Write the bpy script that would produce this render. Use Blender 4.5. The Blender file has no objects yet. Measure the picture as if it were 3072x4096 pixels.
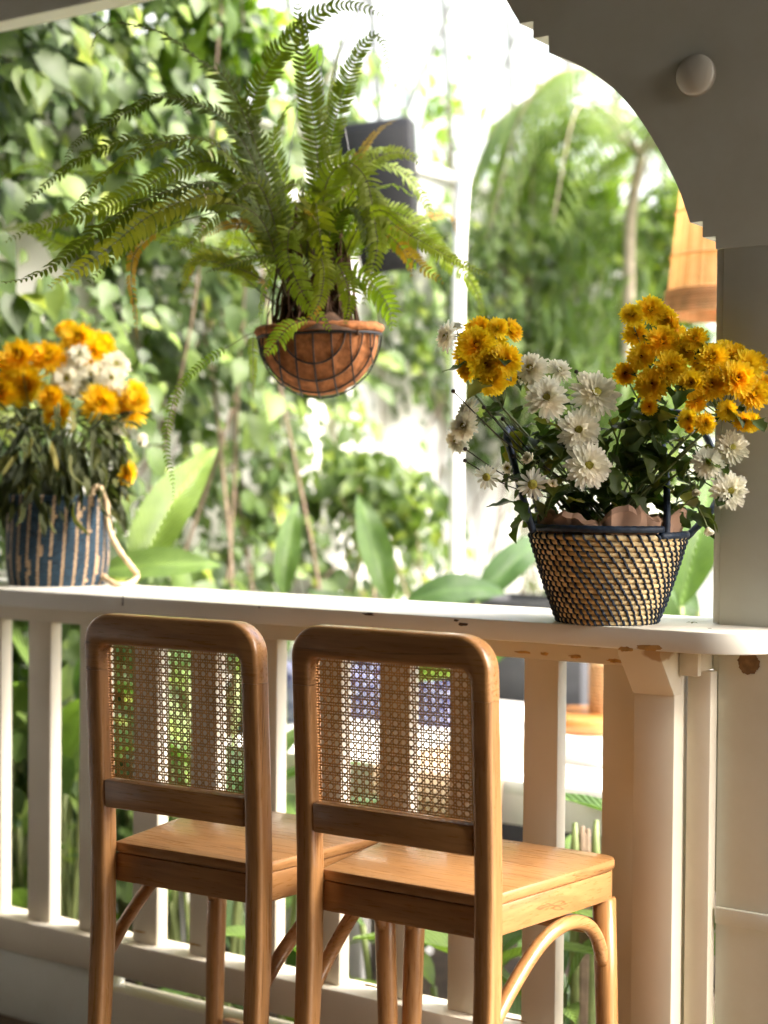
import bpy, bmesh, math, random
import numpy as np
from mathutils import Vector, Matrix, noise

# ------------------------------------------------------------------ camera, sky, sun, exposure
S = bpy.context.scene
COL = S.collection
CAM = Vector((0, 0, 1.34))
YAW, PITCH, ROLL, FPX = math.radians(33.5), math.radians(1.01), math.radians(0.47), 6450.0
CM = (Matrix.Rotation(YAW, 3, 'Z') @ Matrix.Rotation(math.pi / 2 - PITCH, 3, 'X') @ Matrix.Rotation(ROLL, 3, 'Z'))
cd = bpy.data.cameras.new('camera')
co = bpy.data.objects.new('camera', cd)
COL.objects.link(co)
co.matrix_world = Matrix.Translation(CAM) @ CM.to_4x4()
cd.sensor_fit = 'VERTICAL'
cd.sensor_height = 32.0
cd.lens = FPX / 4096 * 32.0
cd.clip_start, cd.clip_end = 0.05, 500
cd.dof.use_dof = True
cd.dof.focus_distance = 2.95
cd.dof.aperture_fstop = 1.9
S.camera = co

W = bpy.data.worlds.new('World')
S.world = W
W.use_nodes = True
wn = W.node_tree
SUN_AZ, SUN_EL = math.radians(78), math.radians(46)       # from the garden side, to the right of the view
sky = wn.nodes.new('ShaderNodeTexSky')
sky.sky_type = 'NISHITA'
sky.sun_disc = False
sky.sun_elevation = SUN_EL
sky.sun_rotation = SUN_AZ
sky.air_density, sky.dust_density, sky.ozone_density = 1.0, 4.0, 1.0
wn.links.new(sky.outputs[0], wn.nodes['Background'].inputs[0])
wn.nodes['Background'].inputs[1].default_value = 0.15
sl = bpy.data.lights.new('sun', 'SUN')
sl.energy, sl.angle, sl.color = 1.5, math.radians(35), (1.0, 0.95, 0.86)
so = bpy.data.objects.new('sun', sl)
COL.objects.link(so)
sd = Vector((math.sin(SUN_AZ) * math.cos(SUN_EL), math.cos(SUN_AZ) * math.cos(SUN_EL), math.sin(SUN_EL)))
so.rotation_euler = sd.to_track_quat('Z', 'Y').to_euler()
S.view_settings.view_transform = 'Standard'
S.view_settings.look = 'None'
S.view_settings.gamma = 1
S.view_settings.exposure = 3.05
S.cycles.use_denoising = True
S.cycles.max_bounces = 10
S.cycles.diffuse_bounces = 6
S.cycles.transparent_max_bounces = 16
S.cycles.caustics_reflective = False
S.cycles.caustics_refractive = False
S.cycles.sample_clamp_indirect = 6

# ------------------------------------------------------------------ helpers
RND = random.Random(7)
def U(a, b): return RND.uniform(a, b)
KD = 1 / 0.54004          # photo read-off units to photo pixels

def ray(x, y):
    return CM @ Vector(((x * KD - 1536) / FPX, -(y * KD - 2048) / FPX, -1))
def AY(x, y, v): r = ray(x, y); return CAM + r * (v / r.y)
def AX(x, y, v): r = ray(x, y); return CAM + r * (v / r.x)
def AZ(x, y, v): r = ray(x, y); return CAM + r * ((v - CAM.z) / r.z)
def AD(x, y, d): return CAM + ray(x, y) * d
FWD = CM @ Vector((0, 0, -1))
RIGHT = CM @ Vector((1, 0, 0))
def PXS(d): return KD / FPX * d       # size of one read-off unit at depth d

def tag(o, label=None, cat=None, group=None, kind=None):
    if label: o['label'] = label
    if cat: o['category'] = cat
    if group: o['group'] = group
    if kind: o['kind'] = kind
    return o

def thing(name, loc, label, cat, group=None):
    o = bpy.data.objects.new(name, None)
    o.empty_display_size = 0.05
    COL.objects.link(o)
    o.location = loc
    return tag(o, label, cat, group)

def link(name, me, parent=None, mats=(), kind=None):
    o = bpy.data.objects.new(name, me)
    COL.objects.link(o)
    if parent is not None:
        o.parent = parent
        top = Matrix.Identity(4)
        chain = []
        p = parent
        while p is not None:
            chain.append(p); p = p.parent
        for p in reversed(chain):
            top = top @ p.matrix_parent_inverse @ p.matrix_basis
        o.matrix_parent_inverse = top.inverted()
    for m in mats:
        if m.name not in [x.name for x in me.materials if x]: me.materials.append(m)
    if kind: o['kind'] = kind
    return o

class MB:
    def __init__(s): s.v = []; s.f = []; s.m = []; s.a = []
    def add(s, verts, faces, mi=0, rnd=0.0):
        b = len(s.v)
        s.v += [tuple(p) for p in verts]
        s.f += [tuple(i + b for i in f) for f in faces]
        s.m += [mi] * len(faces)
        s.a += [rnd] * len(verts)
    def box(s, lo, hi, mi=0):
        x0, y0, z0 = lo; x1, y1, z1 = hi
        s.add([(x0,y0,z0),(x1,y0,z0),(x1,y1,z0),(x0,y1,z0),(x0,y0,z1),(x1,y0,z1),(x1,y1,z1),(x0,y1,z1)],
              [(0,3,2,1),(4,5,6,7),(0,1,5,4),(1,2,6,5),(2,3,7,6),(3,0,4,7)], mi)
    def tube(s, pts, rad, n=8, mi=0, cap=True, closed=False, flat=1.0, rnd=0.0):
        pts = [Vector(p) for p in pts]
        k = len(pts)
        if not hasattr(rad, '__len__'): rad = [rad] * k
        tang = []
        for i in range(k):
            if closed: t = pts[(i + 1) % k] - pts[i - 1]
            else: t = pts[min(i + 1, k - 1)] - pts[max(i - 1, 0)]
            if t.length < 1e-9: t = Vector((0, 0, 1))
            tang.append(t.normalized())
        up = Vector((0, 0, 1)) if abs(tang[0].z) < 0.9 else Vector((1, 0, 0))
        nrm = (up - tang[0] * up.dot(tang[0])).normalized()
        vs = []
        for i in range(k):
            nrm = nrm - tang[i] * nrm.dot(tang[i])
            nrm.normalize()
            bi = tang[i].cross(nrm)
            for j in range(n):
                a = 2 * math.pi * j / n
                vs.append(pts[i] + (nrm * math.cos(a) + bi * math.sin(a) * flat) * rad[i])
        fs = []
        for i in range(k if closed else k - 1):
            i2 = (i + 1) % k
            for j in range(n):
                j2 = (j + 1) % n
                fs.append((i * n + j, i * n + j2, i2 * n + j2, i2 * n + j))
        if cap and not closed:
            fs.append(tuple(range(n - 1, -1, -1)))
            fs.append(tuple((k - 1) * n + j for j in range(n)))
        s.add(vs, fs, mi, rnd)
    def lathe(s, prof, n=32, c=(0, 0, 0), mi=0, a0=0.0, a1=2 * math.pi):
        full = abs(a1 - a0 - 2 * math.pi) < 1e-6
        m = n if full else n + 1
        vs = []
        for r, z in prof:
            for j in range(m):
                a = a0 + (a1 - a0) * j / n
                vs.append((c[0] + r * math.cos(a), c[1] + r * math.sin(a), c[2] + z))
        fs = []
        for i in range(len(prof) - 1):
            for j in range(n):
                j2 = (j + 1) % m
                fs.append((i * m + j, i * m + j2, (i + 1) * m + j2, (i + 1) * m + j))
        s.add(vs, fs, mi)
    def mesh(s, name, smooth=True, attr=False):
        me = bpy.data.meshes.new(name)
        me.from_pydata(s.v, [], s.f)
        me.polygons.foreach_set('material_index', s.m)
        if smooth: me.polygons.foreach_set('use_smooth', [True] * len(s.f))
        if attr:
            at = me.attributes.new('rnd', 'FLOAT', 'POINT')
            at.data.foreach_set('value', s.a)
        me.update()
        return me
    def build(s, name, mats, parent=None, smooth=True, kind=None, attr=False):
        if not isinstance(mats, (list, tuple)): mats = [mats]
        return link(name, s.mesh(name, smooth, attr), parent, mats, kind)

def bevelled(bm, w, seg=2, angle=0.6):
    bm.normal_update()
    es = [e for e in bm.edges if len(e.link_faces) == 2 and e.calc_face_angle(0) > angle]
    bmesh.ops.bevel(bm, geom=es, offset=w, segments=seg, profile=0.5, affect='EDGES', clamp_overlap=True)

def bm_obj(name, bm, mats, parent=None, kind=None, smooth_angle=0.7):
    bmesh.ops.recalc_face_normals(bm, faces=bm.faces)
    me = bpy.data.meshes.new(name)
    bm.to_mesh(me); bm.free()
    me.polygons.foreach_set('use_smooth', [True] * len(me.polygons))
    try: me.set_sharp_from_angle(angle=smooth_angle)
    except Exception: pass
    if not isinstance(mats, (list, tuple)): mats = [mats]
    return link(name, me, parent, mats, kind)

def box_obj(name, lo, hi, mat_, parent=None, bev=0.003, seg=2, kind=None, warp=None):
    bm = bmesh.new()
    mb = MB(); mb.box(lo, hi)
    vs = [bm.verts.new(p) for p in mb.v]
    for f in mb.f: bm.faces.new([vs[i] for i in f])
    if bev: bevelled(bm, bev, seg)
    if warp:
        for v in bm.verts: v.co = warp(v.co)
    return bm_obj(name, bm, mat_, parent, kind)

def prism(name, poly, axis, lo, hi, mat_, parent=None, bev=0.003, seg=2, kind=None, warp=None, smooth_angle=0.7, keep=None):
    """extrude a 2D polygon; axis 'y': poly is (x,z), axis 'z': poly is (x,y), axis 'x': (y,z)"""
    def P(a, b, t):
        return {'y': (a, t, b), 'z': (a, b, t), 'x': (t, a, b)}[axis]
    bm = bmesh.new()
    A = [bm.verts.new(P(a, b, lo)) for a, b in poly]
    B = [bm.verts.new(P(a, b, hi)) for a, b in poly]
    bm.faces.new(A); bm.faces.new(B[::-1])
    n = len(poly)
    for i in range(n):
        bm.faces.new((A[i], A[(i + 1) % n], B[(i + 1) % n], B[i]))
    bmesh.ops.recalc_face_normals(bm, faces=bm.faces)
    if bev:
        es = [e for e in bm.edges if (e.verts[0] in A and e.verts[1] in A) or (e.verts[0] in B and e.verts[1] in B)]
        Aset, Bset = set(A), set(B)
        es = [e for e in bm.edges if (e.verts[0] in Aset) == (e.verts[1] in Aset)]
        if keep is not None: es = [e for e in es if not (abs(e.verts[0].co.z - keep) < 1e-6 and abs(e.verts[1].co.z - keep) < 1e-6)]
        bmesh.ops.bevel(bm, geom=es, offset=bev, segments=seg, profile=0.5, affect='EDGES', clamp_overlap=True)
    if warp:
        for v in bm.verts: v.co = warp(v.co)
    return bm_obj(name, bm, mat_, parent, kind, smooth_angle)

def arc(cx, cy, r, a0, a1, n):
    return [(cx + r * math.cos(math.radians(a0 + (a1 - a0) * i / n)), cy + r * math.sin(math.radians(a0 + (a1 - a0) * i / n))) for i in range(n + 1)]

def spline(pts, n):
    """Catmull-Rom through points"""
    pts = [Vector(p) for p in pts]
    P = [pts[0] * 2 - pts[1]] + pts + [pts[-1] * 2 - pts[-2]]
    out = []
    segs = len(pts) - 1
    for i in range(n + 1):
        u = i / n * segs
        k = min(int(u), segs - 1); t = u - k
        a, b, c, d = P[k], P[k + 1], P[k + 2], P[k + 3]
        out.append(0.5 * ((2 * b) + (c - a) * t + (2 * a - 5 * b + 4 * c - d) * t * t + (3 * b - a - 3 * c + d) * t ** 3))
    return out

# ------------------------------------------------------------------ materials
def newmat(name):
    m = bpy.data.materials.new(name)
    m.use_nodes = True
    nt = m.node_tree
    return m, nt, nt.nodes['Principled BSDF'], nt.nodes['Material Output']
def N(nt, t, **kw):
    n = nt.nodes.new('ShaderNode' + t)
    for k, v in kw.items():
        if k in n.inputs: n.inputs[k].default_value = v
        else: setattr(n, k, v)
    return n
def ramp(nt, stops, interp='LINEAR'):
    n = nt.nodes.new('ShaderNodeValToRGB')
    n.color_ramp.interpolation = interp
    el = n.color_ramp.elements
    while len(el) > 1: el.remove(el[-1])
    for i, (p, c) in enumerate(stops):
        e = el[0] if i == 0 else el.new(p)
        e.position = p
        e.color = (*c, 1) if len(c) == 3 else c
    return n
def mix(nt, fac, a, b, mode='MIX'):
    n = nt.nodes.new('ShaderNodeMixRGB'); n.blend_type = mode
    for s, v in ((n.inputs[0], fac), (n.inputs[1], a), (n.inputs[2], b)):
        if hasattr(v, 'is_output'): nt.links.new(v, s)
        elif hasattr(v, '__len__'): s.default_value = (*v, 1) if len(v) == 3 else v
        else: s.default_value = v
    return n.outputs[0]

def plain(name, col, rough=0.6, var=0.08, scale=30, bump=0.0, spec=0.4, metallic=0.0):
    m, nt, b, o = newmat(name)
    tc = N(nt, 'TexCoord')
    nz = N(nt, 'TexNoise', Scale=scale, Detail=5.0)
    nt.links.new(tc.outputs['Object'], nz.inputs['Vector'])
    r = ramp(nt, [(0.3, tuple(c * (1 - var) for c in col)), (0.7, tuple(min(1, c * (1 + var)) for c in col))])
    nt.links.new(nz.outputs[0], r.inputs[0])
    nt.links.new(r.outputs[0], b.inputs['Base Color'])
    b.inputs['Roughness'].default_value = rough
    b.inputs['Specular IOR Level'].default_value = spec
    b.inputs['Metallic'].default_value = metallic
    if bump:
        bp = N(nt, 'Bump', Strength=bump, Distance=0.004)
        nt.links.new(nz.outputs[0], bp.inputs['Height'])
        nt.links.new(bp.outputs[0], b.inputs['Normal'])
    return m

def paint(name, col=(0.72, 0.655, 0.52), dirt=0.35, stain=None, rough=0.45):
    """brushed gloss paint with grime, small scuffs and (stain) rusty bleed marks"""
    m, nt, b, o = newmat(name)
    geo = N(nt, 'NewGeometry')
    n1 = N(nt, 'TexNoise', Scale=2.3, Detail=6.0, Roughness=0.62)
    n2 = N(nt, 'TexNoise', Scale=38.0, Detail=4.0)
    n3 = N(nt, 'TexNoise', Scale=9.0, Detail=8.0, Roughness=0.7)
    for n in (n1, n2, n3): nt.links.new(geo.outputs['Position'], n.inputs['Vector'])
    grime = tuple(c * k for c, k in zip(col, (0.80, 0.76, 0.68)))
    r1 = ramp(nt, [(0.42, (0, 0, 0)), (0.72, (dirt, dirt, dirt))])
    nt.links.new(n1.outputs[0], r1.inputs[0])
    c = mix(nt, r1.outputs[0], col, grime)
    r3 = ramp(nt, [(0.70, (0, 0, 0)), (0.76, (0.55, 0.55, 0.55))])
    nt.links.new(n3.outputs[0], r3.inputs[0])
    c = mix(nt, r3.outputs[0], c, (0.36, 0.29, 0.20))
    if stain:
        z0, z1, xmin = stain
        sx = N(nt, 'SeparateXYZ'); nt.links.new(geo.outputs['Position'], sx.inputs[0])
        mr = N(nt, 'MapRange'); mr.inputs[1].default_value = z0; mr.inputs[2].default_value = z1
        nt.links.new(sx.outputs[2], mr.inputs[0])
        mx = N(nt, 'MapRange'); mx.inputs[1].default_value = xmin; mx.inputs[2].default_value = xmin + 0.5
        nt.links.new(sx.outputs[0], mx.inputs[0])
        n4 = N(nt, 'TexNoise', Scale=14.0, Detail=3.0)
        nt.links.new(geo.outputs['Position'], n4.inputs['Vector'])
        m1 = N(nt, 'Math', operation='MULTIPLY'); nt.links.new(mr.outputs[0], m1.inputs[0]); nt.links.new(mx.outputs[0], m1.inputs[1])
        m2 = N(nt, 'Math', operation='MULTIPLY'); nt.links.new(m1.outputs[0], m2.inputs[0]); nt.links.new(n4.outputs[0], m2.inputs[1])
        r4 = ramp(nt, [(0.36, (0, 0, 0)), (0.42, (0.75, 0.75, 0.75))])
        nt.links.new(m2.outputs[0], r4.inputs[0])
        c = mix(nt, r4.outputs[0], c, (0.34, 0.18, 0.05))
    nt.links.new(c, b.inputs['Base Color'])
    b.inputs['Roughness'].default_value = rough
    b.inputs['Specular IOR Level'].default_value = 0.35
    bp = N(nt, 'Bump', Strength=0.12, Distance=0.002)
    nt.links.new(n2.outputs[0], bp.inputs['Height'])
    nt.links.new(bp.outputs[0], b.inputs['Normal'])
    return m

def wood(name, along='z', dark=(0.27, 0.118, 0.036), light=(0.49, 0.250, 0.092)):
    m, nt, b, o = newmat(name)
    tc = N(nt, 'TexCoord')
    oi = N(nt, 'ObjectInfo')
    mp = N(nt, 'Mapping')
    sc = {'z': (16, 16, 1.1), 'x': (1.1, 16, 16), 'y': (16, 1.1, 16)}[along]
    mp.inputs['Scale'].default_value = sc
    add = N(nt, 'VectorMath', operation='ADD')
    mul = N(nt, 'VectorMath', operation='SCALE'); mul.inputs[0].default_value = (37.0, 11.0, 23.0)
    nt.links.new(oi.outputs['Random'], mul.inputs['Scale'])
    nt.links.new(tc.outputs['Object'], add.inputs[0]); nt.links.new(mul.outputs[0], add.inputs[1])
    nt.links.new(add.outputs[0], mp.inputs['Vector'])
    n1 = N(nt, 'TexNoise', Scale=1.6, Detail=4.0, Roughness=0.55, Distortion=1.2)
    n2 = N(nt, 'TexNoise', Scale=11.0, Detail=6.0, Roughness=0.65)
    for n in (n1, n2): nt.links.new(mp.outputs[0], n.inputs['Vector'])
    mid = tuple((a + c) / 2 for a, c in zip(dark, light))
    r1 = ramp(nt, [(0.30, mid), (0.48, light), (0.60, mid), (0.75, light)])
    nt.links.new(n1.outputs[0], r1.inputs[0])
    r2 = ramp(nt, [(0.35, (0.74, 0.70, 0.66)), (0.65, (1, 1, 1))])
    nt.links.new(n2.outputs[0], r2.inputs[0])
    c = mix(nt, 0.55, r1.outputs[0], r2.outputs[0], 'MULTIPLY')
    # dark heartwood streaks and knots
    n3 = N(nt, 'TexNoise', Scale=0.75, Detail=3.0, Distortion=2.2)
    nt.links.new(mp.outputs[0], n3.inputs['Vector'])
    r3 = ramp(nt, [(0.635, (0, 0, 0)), (0.65, (0.7, 0.7, 0.7)), (0.668, (0.08, 0.08, 0.08)), (0.75, (0.6, 0.6, 0.6))])
    nt.links.new(n3.outputs[0], r3.inputs[0])
    c = mix(nt, r3.outputs[0], c, tuple(d * 0.45 for d in dark))
    nt.links.new(c, b.inputs['Base Color'])
    rr = ramp(nt, [(0.3, (0.24,) * 3), (0.7, (0.36,) * 3)])
    nt.links.new(n2.outputs[0], rr.inputs[0])
    nt.links.new(rr.outputs[0], b.inputs['Roughness'])
    b.inputs['Coat Weight'].default_value = 0.22
    b.inputs['Coat Roughness'].default_value = 0.12
    bp = N(nt, 'Bump', Strength=0.08, Distance=0.001)
    nt.links.new(n2.outputs[0], bp.inputs['Height']); nt.links.new(bp.outputs[0], b.inputs['Normal'])
    return m

def leafy(name, stops, trans=0.35, rough=0.42, use_attr=False, vein=True, tmul=(1.1, 1.25, 0.45)):
    """leaf: reflection plus light coming through; hue differs from leaf to leaf"""
    m, nt, b, o = newmat(name)
    if use_attr:
        src = N(nt, 'Attribute', attribute_name='rnd').outputs['Fac']
    else:
        src = N(nt, 'ObjectInfo').outputs['Random']
    r = ramp(nt, stops)
    nt.links.new(src, r.inputs[0])
    geo = N(nt, 'NewGeometry')
    nz = N(nt, 'TexNoise', Scale=22.0, Detail=4.0)
    nt.links.new(geo.outputs['Position'], nz.inputs['Vector'])
    rv = ramp(nt, [(0.3, (0.72, 0.76, 0.66)), (0.7, (1.15, 1.12, 1.05))])
    nt.links.new(nz.outputs[0], rv.inputs[0])
    c = mix(nt, 0.8, r.outputs[0], rv.outputs[0], 'MULTIPLY')
    nt.links.new(c, b.inputs['Base Color'])
    b.inputs['Roughness'].default_value = rough
    b.inputs['Specular IOR Level'].default_value = 0.45
    t = N(nt, 'BsdfTranslucent')
    c2 = mix(nt, 1.0, c, tuple(tmul), 'MULTIPLY')
    nt.links.new(c2, t.inputs['Color'])
    ms = N(nt, 'MixShader'); ms.inputs[0].default_value = trans
    nt.links.new(b.outputs[0], ms.inputs[1]); nt.links.new(t.outputs[0], ms.inputs[2])
    nt.links.new(ms.outputs[0], o.inputs['Surface'])
    return m

M = {}
M['paint'] = paint('white_paint')
M['paint_apron'] = paint('white_paint_stained', stain=(0.985, 1.045, -1.95))
M['paint_counter'] = paint('counter_paint', col=(0.76, 0.73, 0.64), dirt=0.25, rough=0.38)
M['paint_wall'] = paint('pillar_paint', col=(0.70, 0.71, 0.63), dirt=0.75, rough=0.6)
M['rust'] = plain('rust_stain', (0.20, 0.115, 0.05), 0.9, 0.4, 60)
M['wood_z'] = wood('varnished_wood_upright', 'z')
M['wood_x'] = wood('varnished_wood_across', 'x')
M['wood_y'] = wood('varnished_wood_deep', 'y')
M['cane'] = plain('cane', (0.60, 0.36, 0.14), 0.5, 0.2, 90)
M['floor'] = plain('floor_tile', (0.105, 0.075, 0.047), 0.45, 0.12, 6)
M['ceiling'] = plain('ceiling_paint', (0.17, 0.17, 0.165), 0.7, 0.05, 3)
M['inner'] = plain('inner_wall_paint', (0.15, 0.145, 0.13), 0.8, 0.06, 3)
M['soil'] = plain('soil', (0.055, 0.040, 0.026), 0.95, 0.5, 12, 0.6)
M['gwall'] = plain('garden_wall_render', (0.80, 0.79, 0.76), 0.8, 0.06, 4, 0.15)
M['dome'] = plain('dome_ceramic', (0.66, 0.62, 0.52), 0.35, 0.04, 12)
M['black'] = plain('black_plastic', (0.006, 0.006, 0.007), 0.55, 0.2, 80)
M['grille'] = plain('speaker_grille', (0.004, 0.004, 0.004), 0.7, 0.5, 900)
M['pipe'] = plain('white_pipe', (0.82, 0.82, 0.80), 0.4, 0.03, 10)
M['wire_dark'] = plain('dark_wire', (0.020, 0.017, 0.016), 0.5, 0.3, 60)
M['chain'] = plain('chain_steel', (0.25, 0.25, 0.24), 0.35, 0.2, 60, metallic=0.9)
M['net'] = plain('grey_wire', (0.13, 0.135, 0.13), 0.6, 0.1, 30)
M['table'] = plain('table_white', (0.80, 0.78, 0.74), 0.5, 0.06, 14)
M['grey'] = plain('dark_grey_paint', (0.045, 0.046, 0.050), 0.6, 0.15, 20)
M['linen'] = plain('linen', (0.56, 0.42, 0.28), 0.9, 0.12, 200, 0.2)
M['white_cloth'] = plain('white_cloth', (0.80, 0.79, 0.77), 0.9, 0.05, 120, 0.1)
M['board'] = wood('round_board_wood', 'x', (0.26, 0.09, 0.02), (0.52, 0.22, 0.06))
M['bamboo'] = plain('bamboo_slat', (0.62, 0.30, 0.10), 0.6, 0.25, 40)
M['pot'] = plain('white_pot', (0.70, 0.70, 0.70), 0.4, 0.05, 12)

# ------------------------------------------------------------------ the setting
def structure(name, lo, hi, m):
    return tag(box_obj(name, lo, hi, m, bev=0), kind='structure')
structure('porch_floor', (-6.0, -4.5, -0.12), (3.5, 3.10, 0.0), M['floor'])
structure('porch_ceiling', (-6.0, -4.5, 2.96), (1.55, 3.35, 3.06), M['ceiling'])
structure('wall_rear', (-6.0, -4.62, 0.0), (1.35, -4.5, 2.96), M['inner'])
structure('shade_wall_right', (1.4, -4.5, 0.0), (1.52, 1.9, 2.96), M['inner'])  # unseen wall, added and sized to cut side light into the porch
structure('wall_left', (-6.12, -4.5, 0.0), (-6.0, 2.6, 2.96), M['inner'])
g = MB(); g.add([(-150, -150, -0.25), (150, -150, -0.25), (150, 150, -0.25), (-150, 150, -0.25)], [(0, 1, 2, 3)])
tag(g.build('ground', M['soil'], smooth=False), kind='structure')

# garden walls, white render
WX, WY = -3.95, 9.4
t = thing('garden_wall', (WX, 5, -0.25), 'white rendered garden wall behind the climbing vines', 'wall')
box_obj('wall_panel', (WX - 0.15, 0.5, -0.30), (WX, WY, 2.75), M['gwall'], t, 0)
box_obj('coping', (WX - 0.19, 0.5, 2.752), (WX + 0.04, WY, 2.80), M['gwall'], t, 0.008)
t = thing('garden_wall', (1, WY, -0.25), 'white rendered wall at the far end of the garden behind the palm', 'wall')
box_obj('wall_panel', (WX - 0.15, WY + 0.002, -0.30), (7.0, WY + 0.15, 1.9), M['gwall'], t, 0)
box_obj('coping', (WX - 0.19, WY - 0.04, 1.902), (7.0, WY + 0.19, 1.95), M['gwall'], t, 0.008)

# ------------------------------------------------------------------ balustrade with counter
CT = 1.08            # counter top
BY = 2.85            # front of the balusters
t = thing('balustrade', (-2.4, 2.85, 0), 'white painted balustrade with a wide shelf top along the porch edge', 'railing')
poly = [(-4.8, 2.707), (-1.125, 2.707)] + arc(-1.125, 2.832, 0.125, -90, 0, 10)[1:] + [(-1.0, 2.880), (-1.162, 2.880), (-1.162, 3.03), (-4.8, 3.03)]
prism('counter', poly, 'z', CT - 0.04, CT, M['paint_counter'], t, 0.004)
box_obj('apron', (-4.8, BY - 0.012, 0.993), (-1.163, BY + 0.05, CT - 0.0405), M['paint_apron'], t, 0.003)
box_obj('bottom_rail', (-4.8, BY - 0.03, 0.168), (-1.163, BY + 0.06, 0.250), M['paint'], t, 0.004)
box_obj('lower_rail', (-2.66, BY - 0.02, 0.015), (-1.163, BY + 0.05, 0.128), M['paint'], t, 0.004)
box_obj('base_panel', (-4.8, BY - 0.022, 0.0), (-2.661, BY + 0.05, 0.166), M['paint_wall'], t, 0.004)
k = 0
x = -1.1976 - 0.1744 * 20
while x < -1.19:
    if x > -4.75:
        hi = x + 0.077 if x < -1.3 else -1.1505
        dz = U(-0.0015, 0.0015)
        box_obj('baluster', (x, BY + dz, 0.2505), (hi, BY + (0.038 if x < -1.3 else 0.0335) + dz, 0.9925), M['paint'], t, 0.0025)
    x += 0.1744
p = box_obj('post', (-1.287, BY - 0.042, 0.0), (-1.204, BY + 0.034, 0.9855), M['paint'], t, 0.003)
prism('bracket', [(BY - 0.112, CT - 0.0408), (BY - 0.112, 1.026), (BY - 0.044, 0.947), (BY - 0.0135, 0.947), (BY - 0.0135, CT - 0.0408)], 'x', -1.2885, -1.2025, M['paint_apron'], t, 0.003)
box_obj('apron_end', (-1.2018, BY - 0.030, 0.985), (-1.163, BY - 0.0125, CT - 0.041), M['paint_apron'], t, 0.003)

M['chip'] = plain('bare_chip', (0.09, 0.065, 0.045), 0.9, 0.4, 90)
M['bleed'] = plain('rust_bleed', (0.42, 0.24, 0.075), 0.85, 0.45, 60)
def patch(nm, dx, dy, w, h, yp, mat_, seed):
    """thin irregular mark standing a hair proud of a face of constant y"""
    c = AY(dx, dy, yp); mb = MB(); n = 34; vs = []
    for i in range(n):
        a_ = 2 * math.pi * i / n
        k = 1 + 0.55 * noise.noise(Vector((math.cos(a_) * 1.6, math.sin(a_) * 1.6, seed))) + 0.25 * noise.noise(Vector((math.cos(a_) * 5, math.sin(a_) * 5, seed)))
        vs.append((c.x + w * k * math.cos(a_), yp, c.z + h * k * math.sin(a_)))
    mb.add(vs + [(c.x, yp - 0.0003, c.z)], [(i, (i + 1) % n, n) for i in range(n)])
    mb.build(nm, mat_, t)
for i, (dx, dy, w, h) in enumerate([(1132, 1409, 0.020, 0.0022), (1176, 1412, 0.010, 0.0030), (1243, 1418, 0.015, 0.0032), (1330, 1428, 0.018, 0.0040)]):
    patch('stain', dx, dy, w, h, BY - 0.0128, M['bleed'], i * 3.1)
patch('stain', 1408, 1458, 0.036, 0.0065, BY - 0.0428, M['bleed'], 40)
patch('stain', 1382, 1462, 0.016, 0.007, BY - 0.0432, M['chip'], 44)
for i, (dx, dy, w, h) in enumerate([(796, 1327, 0.016, 0.0028), (265, 1298, 0.002, 0.014), (1000, 1349, 0.010, 0.0035), (985, 1340, 0.006, 0.0025), (560, 1312, 0.003, 0.0015), (1400, 1400, 0.022, 0.0055), (1352, 1402, 0.013, 0.005)]):
    patch('paint_chip' if i < 5 else 'stain', dx, dy, w, h, 2.707 - 0.0006, M['chip'] if i < 5 else M['bleed'], 60 + i * 2.3)
for i, dx in enumerate((72, 300, 420, 800, 1110, 1210)):
    patch('paint_chip', dx, 1965 + (dx - 100) * 0.235, 0.022, 0.0022, BY - 0.0004, M['bleed'], 90 + i)

# ------------------------------------------------------------------ pillar and stepped arch
PY = 2.884
t = thing('archway', (-1.0, PY, 0), 'cream painted porch pillar with stepped arch panel and lintel above', 'archway')
box_obj('pillar', (-1.149, PY, 0.0), (-0.86, PY + 0.18, 1.79), M['paint_wall'], t, 0.002)
box_obj('edge_trim', (-1.163, PY + 0.003, CT + 0.001), (-1.1495, PY + 0.16, 1.805), M['paint_wall'], t, 0.002)
box_obj('edge_trim', (-1.1615, PY + 0.004, 0.57), (-1.1495, PY + 0.16, CT - 0.042), M['paint_wall'], t, 0.002)
box_obj('moulding', (-1.146, PY - 0.012, 0.515), (-0.86, PY - 0.001, 0.547), M['paint_wall'], t, 0.003)
A = [(-1.521, 2.205), (-1.461, 2.175), (-1.41, 2.141), (-1.367, 2.104), (-1.325, 2.054), (-1.286, 1.994), (-1.256, 1.94), (-1.237, 1.901), (-1.2155, 1.841)]
As = [(v.x, v.y) for v in spline([(a, b, 0) for a, b in A], 36)]
C0 = [(v.x, v.y) for v in spline([(-1.80, 2.502, 0), (-1.735, 2.468, 0), (-1.675, 2.405, 0), (-1.621, 2.326, 0), (-1.588, 2.273, 0)], 16)]
poly = [(-0.86, 1.787), (-0.86, 2.955), (-4.8, 2.955), (-4.8, 2.502)] + C0 + [(-1.557, 2.273), (-1.557, 2.239), (-1.522, 2.239)] + As + [(-1.190, 1.841), (-1.190, 1.811), (-1.1635, 1.811), (-1.1635, 1.787)]
prism('arch_panel', poly, 'y', PY - 0.002, PY + 0.066, M['paint_wall'], t, 0, smooth_angle=0.35)
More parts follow.
